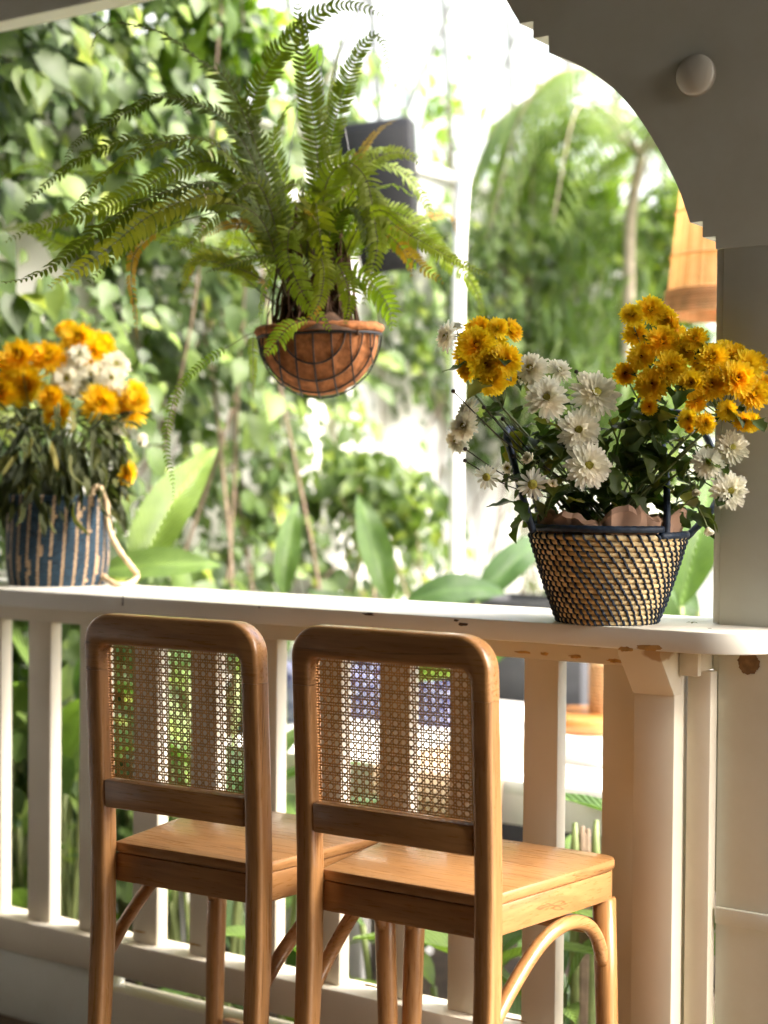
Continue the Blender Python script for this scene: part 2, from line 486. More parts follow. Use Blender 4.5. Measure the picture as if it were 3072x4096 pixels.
# plate where something was once fixed under the counter, left as a rusty mark
mb = MB()
c = AY(1617, 1433, PY - 0.0012)
ring = [(c.x + (0.021 + 0.005 * noise.noise(Vector((math.cos(a) * 2.3, math.sin(a) * 2.3, 0))) + 0.003 * noise.noise(Vector((a * 6, 2, 0)))) * math.cos(a), PY - 0.0015, c.z + (0.021 + 0.005 * noise.noise(Vector((math.cos(a) * 2.3, math.sin(a) * 2.3, 4))) + 0.003 * noise.noise(Vector((a * 6, 2, 0)))) * math.sin(a)) for a in [i * 2 * math.pi / 60 for i in range(60)]]
mb.add(ring + [(c.x, PY - 0.0019, c.z)], [(i, (i + 1) % 60, 60) for i in range(60)])
mb.build('rust_patch', M['rust'], t)

c = AY(1503, 163, PY - 0.008)
t = thing('wall_dome', c, 'white half-dome fixture on the pillar above the arch', 'wall fixture')
mb = MB()
pr = [(0.0395 * math.cos(a), 0.017 * math.sin(a)) for a in [i * math.pi / 2 / 12 for i in range(13)]]
mb.lathe([(0.0405, -0.001), (0.0405, 0.003)] + pr, 40)
mb.v = [(c.x + p[0], c.y - 0.0005 - p[2], c.z + p[1]) for p in mb.v]
mb.build('dome', M['dome'], t)

# ------------------------------------------------------------------ bar chairs
def make_chair(loc, rot, label):
    root = thing('bar_chair', loc, label, 'chair', 'wooden cane-back bar chairs at the balustrade')
    MT = Matrix.Translation(loc) @ Matrix.Rotation(rot, 4, 'Z')
    Wd, D, PW = 0.402, 0.042, 0.037
    zt, zj, zo, zl0, zl1 = 1.092, 0.985, 1.035, 0.778, 0.724
    hw = Wd / 2
    SEAT = 0.652
    def lean(v):
        y = v.y
        if v.z > 0.66: y -= 0.055 * (v.z - 0.66) ** 1.15 * 1.1
        if v.z < 0.5: y -= 0.05 * (0.5 - v.z)
        return MT @ Vector((v.x, y, v.z))
    straight = lambda v: MT @ v
    ro, ri = 0.058, 0.02
    inner = hw - PW
    poly = [(-hw, zj), (-hw, zt - ro)] + arc(-hw + ro, zt - ro, ro, 180, 90, 8)[1:] + arc(hw - ro, zt - ro, ro, 90, 0, 8) + [(hw, zj), (inner, zj)] + [(inner, zo - ri)] + arc(inner - ri, zo - ri, ri, 0, 90, 5)[1:] + arc(-inner + ri, zo - ri, ri, 90, 180, 5) + [(-inner, zj)]
    prism('crest_rail', poly, 'y', -D, 0, M['wood_x'], root, 0.0085, 3, warp=lean, keep=zj)
    for s in (-1, 1):
        x0, x1 = sorted((s * hw, s * inner))
        bm = bmesh.new(); mb = MB()
        zs = [0.0, 0.2, 0.4, 0.5, 0.6, 0.66, 0.74, 0.82, 0.9, zj - 0.0006]
        vs = []
        for z in zs:
            k = 0.0 if z > 0.45 else 0.004 * (0.45 - z) / 0.45
            vs.append([bm.verts.new(p) for p in ((x0 + k, -D + k, z), (x1 - k, -D + k, z), (x1 - k, -k, z), (x0 + k, -k, z))])
        for a, b in zip(vs[:-1], vs[1:]):
            for j in range(4): bm.faces.new((a[j], a[(j + 1) % 4], b[(j + 1) % 4], b[j]))
        bm.faces.new(vs[0][::-1]); bm.faces.new(vs[-1])
        bm.normal_update()
        es = [e for e in bm.edges if abs(e.verts[0].co.z - e.verts[1].co.z) > 0.01]
        bmesh.ops.bevel(bm, geom=es, offset=0.0085, segments=3, profile=0.5, affect='EDGES')
        for v in bm.verts: v.co = lean(v.co)
        bm_obj('back_post', bm, M['wood_z'], root)
    box_obj('back_rail', (-inner + 0.0005, -D + 0.003, zl1), (inner - 0.0005, -0.003, zl0), M['wood_x'], root, 0.005, warp=lean)
    # woven cane: paired strands both ways plus both diagonals
    x0, x1, z0, z1 = -inner + 0.0008, inner - 0.0008, zl0 + 0.001, zo - 0.001
    pit = 0.0155; gap = 0.0024; sw = 0.00118; th = 0.00055
    cy = -0.016
    mb = MB()
    def strand(ax, az, bx, bz, w, yo):
        d = Vector((bx - ax, 0, bz - az)); L = d.length
        if L < 0.004: return
        d /= L; n = Vector((-d.z, 0, d.x)) * w
        k = max(1, int(L / 0.06)); vs = []
        for i in range(k + 1):
            c = Vector((ax, cy + yo, az)) + d * (L * i / k)
            for q in (c - n, c + n, c + Vector((0, -th, 0))): vs.append(lean(q))
        fs = []
        for i in range(k):
            a = i * 3; b = a + 3
            fs += [(a, b, b + 2, a + 2), (a + 2, b + 2, b + 1, a + 1), (a + 1, b + 1, b, a)]
        mb.add(vs, fs)
    nx = int((x1 - x0) / pit); nz = int((z1 - z0) / pit)
    ox = x0 + ((x1 - x0) - nx * pit) / 2 + 0.001; oz = z0 + ((z1 - z0) - nz * pit) / 2
    for i in range(nx + 1):
        for s in (-1, 1):
            xx = ox + i * pit + s * gap
            if x0 < xx < x1: strand(xx, z0, xx + U(-0.0004, 0.0004), z1, sw, 0.0008)
    for i in range(nz + 1):
        for s in (-1, 1):
            zz = oz + i * pit + s * gap
            if z0 < zz < z1: strand(x0, zz, x1, zz + U(-0.0004, 0.0004), sw, -0.0008)
    for i in range(-nz - 1, nx + 2):
        for sg in (1, -1):
            pts = []
            for j in range(-1, nz + 3):
                xx = ox + (i + j + 0.5) * pit if sg == 1 else ox + (i + nz - j + 0.5) * pit
                pts.append((xx, oz + j * pit))
            (ax, az), (bx, bz) = pts[0], pts[-1]
            # clip to the opening
            t0, t1 = 0.0, 1.0
            for p0, dd, lo, hi in ((ax, bx - ax, x0, x1), (az, bz - az, z0, z1)):
                a, b = (lo - p0) / dd, (hi - p0) / dd
                if a > b: a, b = b, a
                t0, t1 = max(t0, a), min(t1, b)
            if t1 > t0: strand(ax + (bx - ax) * t0, az + (bz - az) * t0, ax + (bx - ax) * t1, az + (bz - az) * t1, 0.00105, 0.0)
    mb.build('cane_panel', M['cane'], root, smooth=False, kind='stuff')
    # seat
    sb, sf, rw, fw = -0.004, 0.398, 0.172, 0.232
    def seat_poly(o):
        r = 0.05
        b = [(-rw - o + 0.012, sb - 0.0), (rw + o - 0.012, sb)]
        P = [Vector((-rw - o, sb, 0)), Vector((rw + o, sb, 0)), Vector((fw + o, sf + o, 0)), Vector((-fw - o, sf + o, 0))]
        out = []
        rr = [0.008, 0.008, r, r]
        for i in range(4):
            a, b_, c_ = P[i - 1], P[i], P[(i + 1) % 4]
            d1 = (a - b_).normalized(); d2 = (c_ - b_).normalized()
            for k in range(7):
                u = k / 6
                q = (b_ + d1 * rr[i]) * (1 - u) ** 2 + b_ * 2 * u * (1 - u) + (b_ + d2 * rr[i]) * u ** 2
                out.append((q.x, q.y))
        return out
    o = prism('seat', seat_poly(0.0), 'z', SEAT - 0.021, SEAT, [M['wood_x'], M['wood_y']], root, 0.005, 2, warp=straight, smooth_angle=0.5)
    for f in o.data.polygons:
        if abs((MT.to_3x3().inverted() @ f.normal).x) > 0.7: f.material_index = 1
    for nm, off, za, zb, bv in (('seat_apron', -0.003, SEAT - 0.075, SEAT - 0.0214, 0.003),):
        o = prism(nm, seat_poly(off), 'z', za, zb, [M['wood_x'], M['wood_y']], root, bv, 2, warp=straight, smooth_angle=0.5)
        for f in o.data.polygons:
            if abs((MT.to_3x3().inverted() @ f.normal).x) > 0.6: f.material_index = 1
    for s in (-1, 1):
        lx, ly = s * (fw - 0.026), sf - 0.030
        mb = MB()
        mb.tube([(lx + s * 0.018 * (1 - z / 0.58), ly + 0.01 * (1 - z / 0.58), z) for z in (0, 0.2, 0.4, 0.5765)], [0.0175, 0.0195, 0.021, 0.022], 14)
        mb.v = [tuple(MT @ Vector(p)) for p in mb.v]
        mb.build('front_leg', M['wood_z'], root)
        # bent side brace
        rx = s * (hw - 0.012)
        pth = spline([(rx - s * 0.006, -0.012, 0.432), (rx - s * 0.002, 0.05, 0.485), (lx - s * 0.012, 0.14, 0.542), (lx - s * 0.003, 0.215, 0.5615), (lx + s * 0.002, 0.285, 0.548), (lx + s * 0.003, 0.333, 0.512), (lx + s * 0.004, ly - 0.008, 0.46)], 28)
        mb = MB(); mb.tube(pth, 0.0132, 12)
        mb.v = [tuple(MT @ Vector(p)) for p in mb.v]
        mb.build('bent_brace', M['wood_y'], root)
    box_obj('stretcher', (-fw + 0.05, sf - 0.044, 0.508), (fw - 0.05, sf - 0.020, 0.537), M['wood_x'], root, 0.006, warp=straight)
    box_obj('foot_rail', (-fw + 0.045, sf - 0.040, 0.17), (fw - 0.045, sf - 0.014, 0.205), M['wood_x'], root, 0.006, warp=straight)
    return root

make_chair(Vector((-1.501, 2.336, 0)), 0.0, 'wooden cane-back bar chair nearer the pillar, right of the two')
make_chair(Vector((-1.951, 2.290, 0)), math.radians(2.0), 'wooden cane-back bar chair nearer the potted flowers, left of the two')

# ------------------------------------------------------------------ woven baskets
M['straw'] = plain('straw', (0.72, 0.55, 0.28), 0.65, 0.3, 70, 0.3)
M['navy'] = plain('navy_raffia', (0.014, 0.026, 0.048), 0.55, 0.35, 120, 0.3)
M['blue_twine'] = plain('blue_twine', (0.020, 0.046, 0.070), 0.8, 0.4, 90, 0.4)
M['tan_twine'] = plain('tan_twine', (0.46, 0.32, 0.19), 0.85, 0.3, 90, 0.4)
M['jute'] = plain('jute_rope', (0.62, 0.46, 0.28), 0.85, 0.2, 120, 0.4)
M['kraft'] = plain('kraft_paper', (0.40, 0.24, 0.155), 0.75, 0.1, 25, 0.1)

BC = Vector((-1.340, 2.800, CT))
def basket_right():
    t = thing('woven_basket', BC, 'tapered straw basket with spiralling navy stitches and tall navy handles', 'basket')
    rows = 17; H = 0.168; r0, r1 = 0.089, 0.146
    mb = MB(); st = MB()
    rh = H / rows
    nst = 46
    rr = random.Random(3)
    for i in range(rows):
        u = (i + 0.5) / rows
        R = r0 + (r1 - r0) * (u ** 0.85)
        z = rh * (i + 0.5) + 0.001
        # straw coil, slightly uneven
        pts = []
        for j in range(72):
            a = 2 * math.pi * j / 72
            w = 0.0012 * noise.noise(Vector((math.cos(a) * 3, math.sin(a) * 3, i * 1.7)))
            pts.append((BC.x + (R + w) * math.cos(a), BC.y + (R + w) * math.sin(a), BC.z + z))
        mb.tube(pts, rh * 0.53, 8, closed=True)
        # navy stitches wrap the coil; each row starts further round
        for j in range(nst):
            a = 2 * math.pi * (j - 0.40 * i + rr.uniform(-0.09, 0.09)) / nst
            lean_ = rr.uniform(0.75, 1.1) * (2 * math.pi / nst) * 0.40
            pp = []
            for k in range(6):
                b = -1.45 + 2.9 * k / 5
                aa = a + lean_ * (0.5 - k / 5)
                R2 = R + (rh * 0.53 + 0.0011) * math.cos(b)
                pp.append((BC.x + R2 * math.cos(aa), BC.y + R2 * math.sin(aa), BC.z + z + rh * 0.56 * math.sin(b)))
            st.tube(pp, [0.0025 * rr.uniform(0.8, 1.2)] * 6, 5, flat=1.0)
    mb.build('coils', M['straw'], t, kind='stuff')
    st.build('stitching', M['navy'], t, kind='stuff')
    # rim: high most of the way round, stepping down where the coil ends at the right
    def rimring(a0, a1, z, nm):
        m = MB(); pts = []
        n = int((a1 - a0) / 0.05)
        for j in range(n + 1):
            a = a0 + (a1 - a0) * j / n
            R = r1 + 0.001 + 0.0006 * math.sin(j * 2.4)
            pts.append((BC.x + R * math.cos(a), BC.y + R * math.sin(a), BC.z + z))
        m.tube(pts, [0.0062 + 0.0007 * (j % 2) for j in range(n + 1)], 10)
        m.build(nm, M['navy'], t)
    ang_cam = math.atan2(-FWD.y, -FWD.x)        # direction from basket to the viewer
    step = ang_cam + math.radians(33)
    rimring(step + math.radians(75), step + math.radians(361), H + 0.012, 'rim')
    rimring(step - 0.02, step + math.radians(77), H + 0.000, 'rim')
    # inside wall so that it is not hollow paper
    m = MB(); m.lathe([(r0 - 0.004, 0.004), (r1 - 0.006, H)], 40, BC); m.lathe([(0.0, 0.005), (r0 - 0.004, 0.005)], 40, BC)
    m.build('inner_wall', M['straw'], t)
    d = 3.02
    def wrap(path, rad, nm):
        m = MB(); p = spline(path, 60)
        m.tube(p, [rad * (1 + 0.10 * (i % 2)) for i in range(61)], 9)
        m.build(nm, M['navy'], t)
    wrap([AD(1152, 1150, 3.01), AD(1130, 1075, 3.01), AD(1106, 985, 3.04), AD(1094, 938, 3.08), AD(1107, 926, 3.12), AD(1128, 962, 3.17), AD(1148, 1040, 3.20), AD(1170, 1135, 3.19)], 0.0066, 'handle')
    wrap([AD(1440, 1158, 2.968), AD(1441, 1100, 2.985), AD(1438, 1010, 3.10), AD(1425, 905, 3.20), AD(1446, 890, 3.24), AD(1500, 908, 3.20), AD(1545, 985, 3.22), AD(1552, 1060, 3.18), AD(1535, 1105, 3.13), AD(1484, 1160, 3.08)], 0.0066, 'handle')
    return r1, H
R1, BH = basket_right()

def kraft():
    t = thing('paper_wrap', BC + Vector((0, 0, 0.1)), 'crumpled brown kraft paper lining the straw basket', 'paper')
    mb = MB()
    n, L = 110, 9
    vs = []
    for l in range(L):
        u = l / (L - 1)
        for j in range(n):
            a = 2 * math.pi * j / n
            q = Vector((math.cos(a) * 2.2, math.sin(a) * 2.2, 0))
            top = 0.030 + 0.030 * noise.noise(q * 1.1 + Vector((3, 1, 7))) + 0.013 * noise.noise(q * 3.4)
            R = 0.128 + 0.012 * u + 0.022 * u * noise.noise(q * 1.7 + Vector((0, 0, u * 1.5))) + 0.009 * noise.noise(q * 3.6 + Vector((9, 0, u * 2.2)))
            if l == L - 1: R -= 0.012
            z = BH - 0.035 + u * (0.045 + top)
            vs.append((BC.x + R * math.cos(a), BC.y + R * math.sin(a), BC.z + z))
    fs = [(l * n + j, l * n + (j + 1) % n, (l + 1) * n + (j + 1) % n, (l + 1) * n + j) for l in range(L - 1) for j in range(n)]
    mb.add(vs, fs)
    # folded-in top: crumpled disc
    c0 = len(mb.v)
    vs2 = []
    for l in range(1, 6):
        u = l / 5
        for j in range(n):
            a = 2 * math.pi * j / n
            q = Vector((math.cos(a), math.sin(a), u * 2))
            R = (0.128) * (1 - u * 0.9) + 0.006 * noise.noise(q * 5)
            z = BH + 0.012 - 0.03 * u + 0.024 * noise.noise(q * 3.3 + Vector((4, 4, 4)))
            vs2.append((BC.x + R * math.cos(a), BC.y + R * math.sin(a), BC.z + z))
    fs2 = [(l * n + j, l * n + (j + 1) % n, (l + 1) * n + (j + 1) % n, (l + 1) * n + j) for l in range(4) for j in range(n)]
    mb.add(vs2, fs2)
    so_ = mb.build('sheet', M['kraft'], t)
    so_.data.set_sharp_from_angle(angle=0.45)
kraft()

LB = Vector((0, 0, 0))
def basket_left():
    global LB
    f = AZ(103, 1268, CT)
    d = (FWD - Vector((0, 0, FWD.z))).normalized()
    r = 0.122
    LB = Vector((f.x, f.y, CT)) + d * r
    t = thing('woven_basket', LB, 'round blue and tan twine basket with a jute rope handle', 'basket')
    H = 0.225; rows = 24; rh = H / rows
    m1, m2 = MB(), MB()
    rr = random.Random(11)
    ncol = 104
    for i in range(rows):
        u = (i + 0.5) / rows
        R = r * (0.93 + 0.07 * math.sin(min(1, u * 3.0) * math.pi / 2) + 0.006 * math.sin(u * 5))
        z = rh * (i + 0.5)
        for j in range(ncol):
            tan = (j % 4 == 0) or (j % 4 == 1 and noise.noise(Vector(((j // 4) * 3.7, i * 0.10, 3))) > 0.30)
            if rr.random() < 0.015: tan = not tan
            a = 2 * math.pi * (j + 0.10 * (i % 2) + 0.075 * i) / ncol
            da = 2 * math.pi / ncol * 0.52
            pts = []
            for k in range(4):
                b = -1 + 2 * k / 3
                Rk = R + (0.0032 * (1 - b * b))
                pts.append((LB.x + Rk * math.cos(a + da * b), LB.y + Rk * math.sin(a + da * b), LB.z + z + rh * 0.22 * b))
            (m1 if tan else m2).tube(pts, [rh * 0.36, rh * 0.54, rh * 0.54, rh * 0.36] if tan else [rh * 0.42, rh * 0.58, rh * 0.58, rh * 0.42], 5)
    m1.build('tan_stitches', M['tan_twine'], t, kind='stuff')
    m2.build('blue_stitches', M['blue_twine'], t, kind='stuff')
    m = MB(); m.lathe([(0.0, 0.003), (r * 0.92, 0.003), (r * 0.985, H * 0.3), (r * 0.985, H), (r * 0.93, H), (r * 0.93, 0.006)], 40, LB)
    m.build('inner_wall', M['blue_twine'], t)
    pth = [AD(204, 1102, 4.02), AD(200, 1062, 4.02), AD(213, 1052, 4.02), AD(229, 1075, 4.02), AD(232, 1120, 4.03), AD(240, 1155, 4.03), AD(262, 1195, 4.04), AD(285, 1225, 4.04)]
    e = AZ(296, 1243, CT + 0.007); pth += [e]
    pth += [AZ(283, 1259, CT + 0.007), AZ(250, 1262, CT + 0.007), AD(220, 1240, 4.05), AD(212, 1200, 4.05), AD(216, 1130, 4.045), AD(222, 1080, 4.04)]
    p = spline(pth, 110)
    m = MB()
    m.tube(p, [0.0072 * (1 + 0.10 * math.sin(i * 1.5)) for i in range(111)], 8)
    m.build('rope_handle', M['jute'], t)
    return r, H
RL, HL = basket_left()

# ------------------------------------------------------------------ flowers
def petal(mb, r0, z0, az, e0, k, L, w, cup, mi=0, seg=4, point=0.35, tw=0.0):
    ca, sa = math.cos(az), math.sin(az)
    r, z = r0, z0
    vs = []
    for i in range(seg + 1):
        u = i / seg
        e = e0 + k * u
        if i: r += math.cos(e) * L / seg; z += math.sin(e) * L / seg
        ww = w * (0.45 + 0.55 * math.sin(min(1, u * 1.35) * math.pi / 2)) * (1 if u < 0.72 else (1 - (u - 0.72) / 0.28 * (1 - point)))
        lift = cup * ww
        for s in (-1, 0, 1):
            off = s * ww
            zz = z + (lift if s else 0) * math.cos(e)
            rr_ = r - (lift if s else 0) * math.sin(e)
            vs.append((rr_ * ca - off * sa, rr_ * sa + off * ca, zz + tw * s * ww))
    fs = []
    for i in range(seg):
        a = i * 3; b = a + 3
        fs += [(a, a + 1, b + 1, b), (a + 1, a + 2, b + 2, b + 1)]
    mb.add(vs, fs, mi)

def bloom_mesh(name, kind, seed):
    r = random.Random(seed); mb = MB()
    if kind == 'yellow':
        layers = [(24, -0.20, 0.35, 0.80, 0.105), (24, 0.04, 0.42, 0.78, 0.105), (22, 0.26, 0.45, 0.72, 0.10), (22, 0.48, 0.45, 0.63, 0.095), (20, 0.70, 0.40, 0.53, 0.09), (18, 0.92, 0.40, 0.43, 0.08), (15, 1.12, 0.45, 0.33, 0.07), (11, 1.3, 0.5, 0.22, 0.06)]
        base = 0.24
    elif kind == 'white':
        layers = [(22, -0.30, 0.15, 0.80, 0.11), (22, -0.05, 0.20, 0.80, 0.11), (20, 0.18, 0.25, 0.74, 0.105), (18, 0.40, 0.28, 0.64, 0.10), (16, 0.65, 0.3, 0.52, 0.07), (14, 0.9, 0.3, 0.38, 0.06)]
        base = 0.22
    elif kind == 'daisy':
        layers = [(13, -0.15, -0.1, 0.76, 0.105), (9, 0.1, 0.05, 0.66, 0.095)]
        base = 0.26
    else:   # half open bud
        layers = [(14, 0.75, 0.55, 0.85, 0.15), (12, 0.95, 0.5, 0.75, 0.14), (10, 1.15, 0.4, 0.6, 0.12)]
        base = 0.20
    for li, (n, e, k, L, w) in enumerate(layers):
        for j in range(n):
            if r.random() < 0.04: continue
            az = 2 * math.pi * (j + 0.5 * (li % 2) + r.uniform(-0.22, 0.22)) / n
            petal(mb, base * (1 - li * 0.085), 0.04 + li * 0.030, az, e + r.uniform(-0.16, 0.16), k + r.uniform(-0.25, 0.25), L * r.uniform(0.84, 1.08), w * r.uniform(0.85, 1.15), 0.38, tw=r.uniform(-0.3, 0.3))
    # green calyx below
    mb.lathe([(0.03, -0.22), (0.16, -0.14), (0.23, -0.02), (0.20, 0.05)], 12, mi=1)
    return mb.mesh(name)
def centre_mesh(name, seed, R=0.21, h=0.17):
    r = random.Random(seed); mb = MB()
    mb.lathe([(R, 0.10), (R * 0.95, 0.10 + h * 0.5), (R * 0.7, 0.10 + h * 0.9), (R * 0.3, 0.10 + h), (0.0, 0.10 + h * 0.86)], 14)
    for j in range(46):
        q = math.sqrt(r.random()) * R * 0.97; a = r.uniform(0, 6.28)
        z = 0.10 + h * (1 - (q / R) ** 3) * 0.95
        c = Vector((q * math.cos(a), q * math.sin(a), z))
        mb.tube([c, c + Vector((0.2 * math.cos(a) * q, 0.2 * math.sin(a) * q, 0.055))], [0.022, 0.013], 4)
    return mb.mesh(name)

M['yellow'] = leafy('yellow_petal', [(0, (0.91, 0.62, 0.016)), (0.5, (0.93, 0.69, 0.022)), (1, (0.94, 0.75, 0.03))], 0.50, 0.6, tmul=(1.05, 1.0, 0.7))
M['amber'] = leafy('amber_petal', [(0, (0.91, 0.59, 0.010)), (1, (0.93, 0.66, 0.015))], 0.45, 0.6, tmul=(1.0, 1.0, 0.6))
M['white_petal'] = leafy('white_petal', [(0, (0.84, 0.80, 0.70)), (1, (0.92, 0.90, 0.85))], 0.55, 0.6, tmul=(1, 0.99, 0.93))
M['calyx'] = plain('calyx_green', (0.06, 0.09, 0.02), 0.6, 0.2, 40)
M['disc_dark'] = plain('disc_brown', (0.16, 0.085, 0.008), 0.8, 0.4, 300)
M['disc_green'] = plain('disc_green', (0.36, 0.33, 0.05), 0.8, 0.3, 300)
M['stem'] = plain('stem_green', (0.17, 0.21, 0.075), 0.55, 0.25, 30)
M['leaf_dark'] = leafy('chrysanthemum_leaf', [(0, (0.032, 0.058, 0.014)), (0.6, (0.065, 0.110, 0.022)), (0.9, (0.13, 0.16, 0.035)), (1, (0.26, 0.22, 0.04))], 0.36, 0.55)
M['leaf_wilt'] = leafy('wilted_leaf', [(0, (0.022, 0.030, 0.009)), (0.5, (0.050, 0.060, 0.016)), (0.85, (0.10, 0.105, 0.028)), (1, (0.26, 0.22, 0.05))], 0.28, 0.75)
M['bud_dark'] = plain('dry_bud', (0.035, 0.025, 0.02), 0.8, 0.3, 60)

BLOOM = {}
for kd, mt, n in (('yellow', 'yellow', 3), ('amber', 'amber', 3), ('white', 'white_petal', 3), ('daisy', 'white_petal', 2), ('bud', 'white_petal', 1)):
    L = []
    for i in range(n):
        me = bloom_mesh(kd + '_bloom', 'yellow' if kd == 'amber' else kd, 20 + i * 7 + len(kd))
        me.materials.append(M[mt]); me.materials.append(M['calyx'])
        L.append(me)
    BLOOM[kd] = L
cd_ = centre_mesh('disc_mesh', 5, 0.12, 0.17); cd_.materials.append(M['disc_dark'])
cw_ = centre_mesh('disc_mesh', 6, 0.20, 0.22); cw_.materials.append(M['disc_green'])
cw2 = centre_mesh('disc_mesh', 8, 0.30, 0.22); cw2.materials.append(M['disc_green'])

def chry_leaf(seed, lobes=True, droop=0.5, L=1.0, wid=0.30):
    r = random.Random(seed); mb = MB(); n = 10
    vs = []
    for i in range(n + 1):
        u = i / n
        w = wid * math.sin(math.pi * min(1, u * 0.92 + 0.06)) ** 0.8
        if lobes: w *= 1 + 0.42 * math.sin(u * 6.2 * math.pi / 1.15 + r.uniform(-0.3, 0.3)) * (0.3 + u * 0.7)
        if i == n: w = 0.01
        y = u * L; z = -droop * u * u * L * 0.6 + 0.04 * math.sin(u * 7 + seed)
        for s in (-1, -0.5, 0, 0.5, 1):
            vs.append((s * w, y, z + abs(s) * w * 0.35 + 0.03 * math.sin(9 * u + 3 * s + seed)))
    fs = [(i * 5 + j, i * 5 + j + 1, (i + 1) * 5 + j + 1, (i + 1) * 5 + j) for i in range(n) for j in range(4)]
    mb.add(vs, fs)
    return mb
CL = []
for i in range(5):
    me = chry_leaf(40 + i, True, U(0.3, 1.0)).mesh('leaf'); me.materials.append(M['leaf_dark']); CL.append(me)
WL = []
for i in range(5):
    me = chry_leaf(70 + i, False, U(0.2, 0.6), 1.0, U(0.10, 0.16)).mesh('leaf'); me.materials.append(M['leaf_wilt']); WL.append(me)

def place(name, me, parent, loc, zdir, ydir=None, scale=1.0, spin=None):
    o = bpy.data.objects.new(name, me); COL.objects.link(o)
    z = Vector(zdir).normalized()
    if ydir is None:
        a = Vector((0.3, 0.2, 0.9)) if abs(z.z) < 0.9 else Vector((1, 0, 0))
        y = (a - z * a.dot(z)).normalized()
    else:
        y = Vector(ydir); y = (y - z * y.dot(z)).normalized()
    x = y.cross(z)
    m = Matrix((x, y, z)).transposed().to_4x4()
    if spin is not None: m = m @ Matrix.Rotation(spin, 4, 'Z')
    sc = Matrix.Diagonal((*( (scale,) * 3 if not hasattr(scale, '__len__') else scale), 1))
    mw = Matrix.Translation(loc) @ m @ sc
    if parent is not None:
        o.parent = parent
        top = Matrix.Identity(4); ch = []
        p = parent
        while p is not None: ch.append(p); p = p.parent
        for p in reversed(ch): top = top @ p.matrix_parent_inverse @ p.matrix_basis
        o.matrix_parent_inverse = top.inverted()
    o.matrix_basis = mw
    return o

def leaf_place(parent, me, loc, d, size, wobble=0.5):
    d = Vector(d).normalized()
    up = Vector((U(-wobble, wobble), U(-wobble, wobble), 1)).normalized()
    z = up - d * up.dot(d)
    if z.length < 0.1: z = -FWD - d * (-FWD).dot(d)
    return place('leaf', me, parent, loc, z, d, size)

TOCAM = -FWD
def spray(name, label, group, kind, blooms, mouth, nodes, face_c, depth0, leaves=14, leafsize=(0.035, 0.065), stem_r=0.0022, spread=0.07, leafset=None, seedv=1):
    """one cut spray: a main stem, side stems, blooms and leaves. blooms: (x, y, r, kind override, facing bias)"""
    rr = random.Random(seedv)
    t = thing(name, mouth, label, 'flowers', group)
    cx = sum(b[0] for b in blooms) / len(blooms); cy = sum(b[1] for b in blooms) / len(blooms)
    stems = []
    mids = nodes
    for q in mids:
        mb = MB()
        base = mouth + Vector((rr.uniform(-0.05, 0.05), rr.uniform(-0.05, 0.05), -0.06))
        mid = base.lerp(q, 0.5) + Vector((rr.uniform(-0.015, 0.015), rr.uniform(-0.015, 0.015), 0.015))
        p = spline([base, mid, q], 12)
        mb.tube(p, [stem_r * 1.35 * (1 - 0.3 * i / 12) for i in range(13)], 6)
        mb.build('stem', M['stem'], t)
        stems.append(p)
    for b in blooms:
        x, y, r = b[:3]
        kd = b[3] if len(b) > 3 and b[3] else kind
        dd = depth0 + (b[4] if len(b) > 4 else rr.uniform(-spread, spread) * 0.6)
        c = AD(x, y, dd)
        rad = r * PXS(dd) * 1.2
        fc = AD(face_c[0], face_c[1], depth0 + 0.10)
        out = (c - fc)
        f = TOCAM * 1.0 + Vector((0, 0, 0.40)) + out.normalized() * min(1.0, out.length / 0.14) * 0.85 + Vector((rr.uniform(-.22, .22), rr.uniform(-.22, .22), rr.uniform(-.15, .2)))
        if len(b) > 5: f = RIGHT * b[5][0] + Vector((0, 0, b[5][1])) + TOCAM * b[5][2]
        f.normalize()
        me = rr.choice(BLOOM[kd])
        o = place('bloom', me, t, c, f, scale=rad, spin=rr.uniform(0, 6.28))
        cm = {'yellow': cd_, 'amber': cd_, 'white': cw_, 'daisy': cw2, 'bud': cw_}[kd]
        cobj = place('disc', cm, o, c, f, scale=rad)
        # side stem
        q = min(mids, key=lambda n_: (n_ - c).length)
        back = c - f * rad * 0.2
        mb = MB()
        p = spline([q, q.lerp(back, 0.55) + Vector((0, 0, -0.008)), back - f * 0.015, back], 8)
        mb.tube(p, stem_r * 0.62, 5)
        mb.build('stem', M['stem'], t)
        stems.append(p)
    ls = leafset or CL
    for i in range(leaves):
        p = rr.choice(stems[:len(mids)] * 3 + stems)
        k = rr.randrange(1, len(p))
        d = Vector((rr.uniform(-1, 1), rr.uniform(-1, 1), rr.uniform(-0.35, 0.6)))
        leaf_place(t, rr.choice(ls), p[k], d, rr.uniform(*leafsize))
    return t

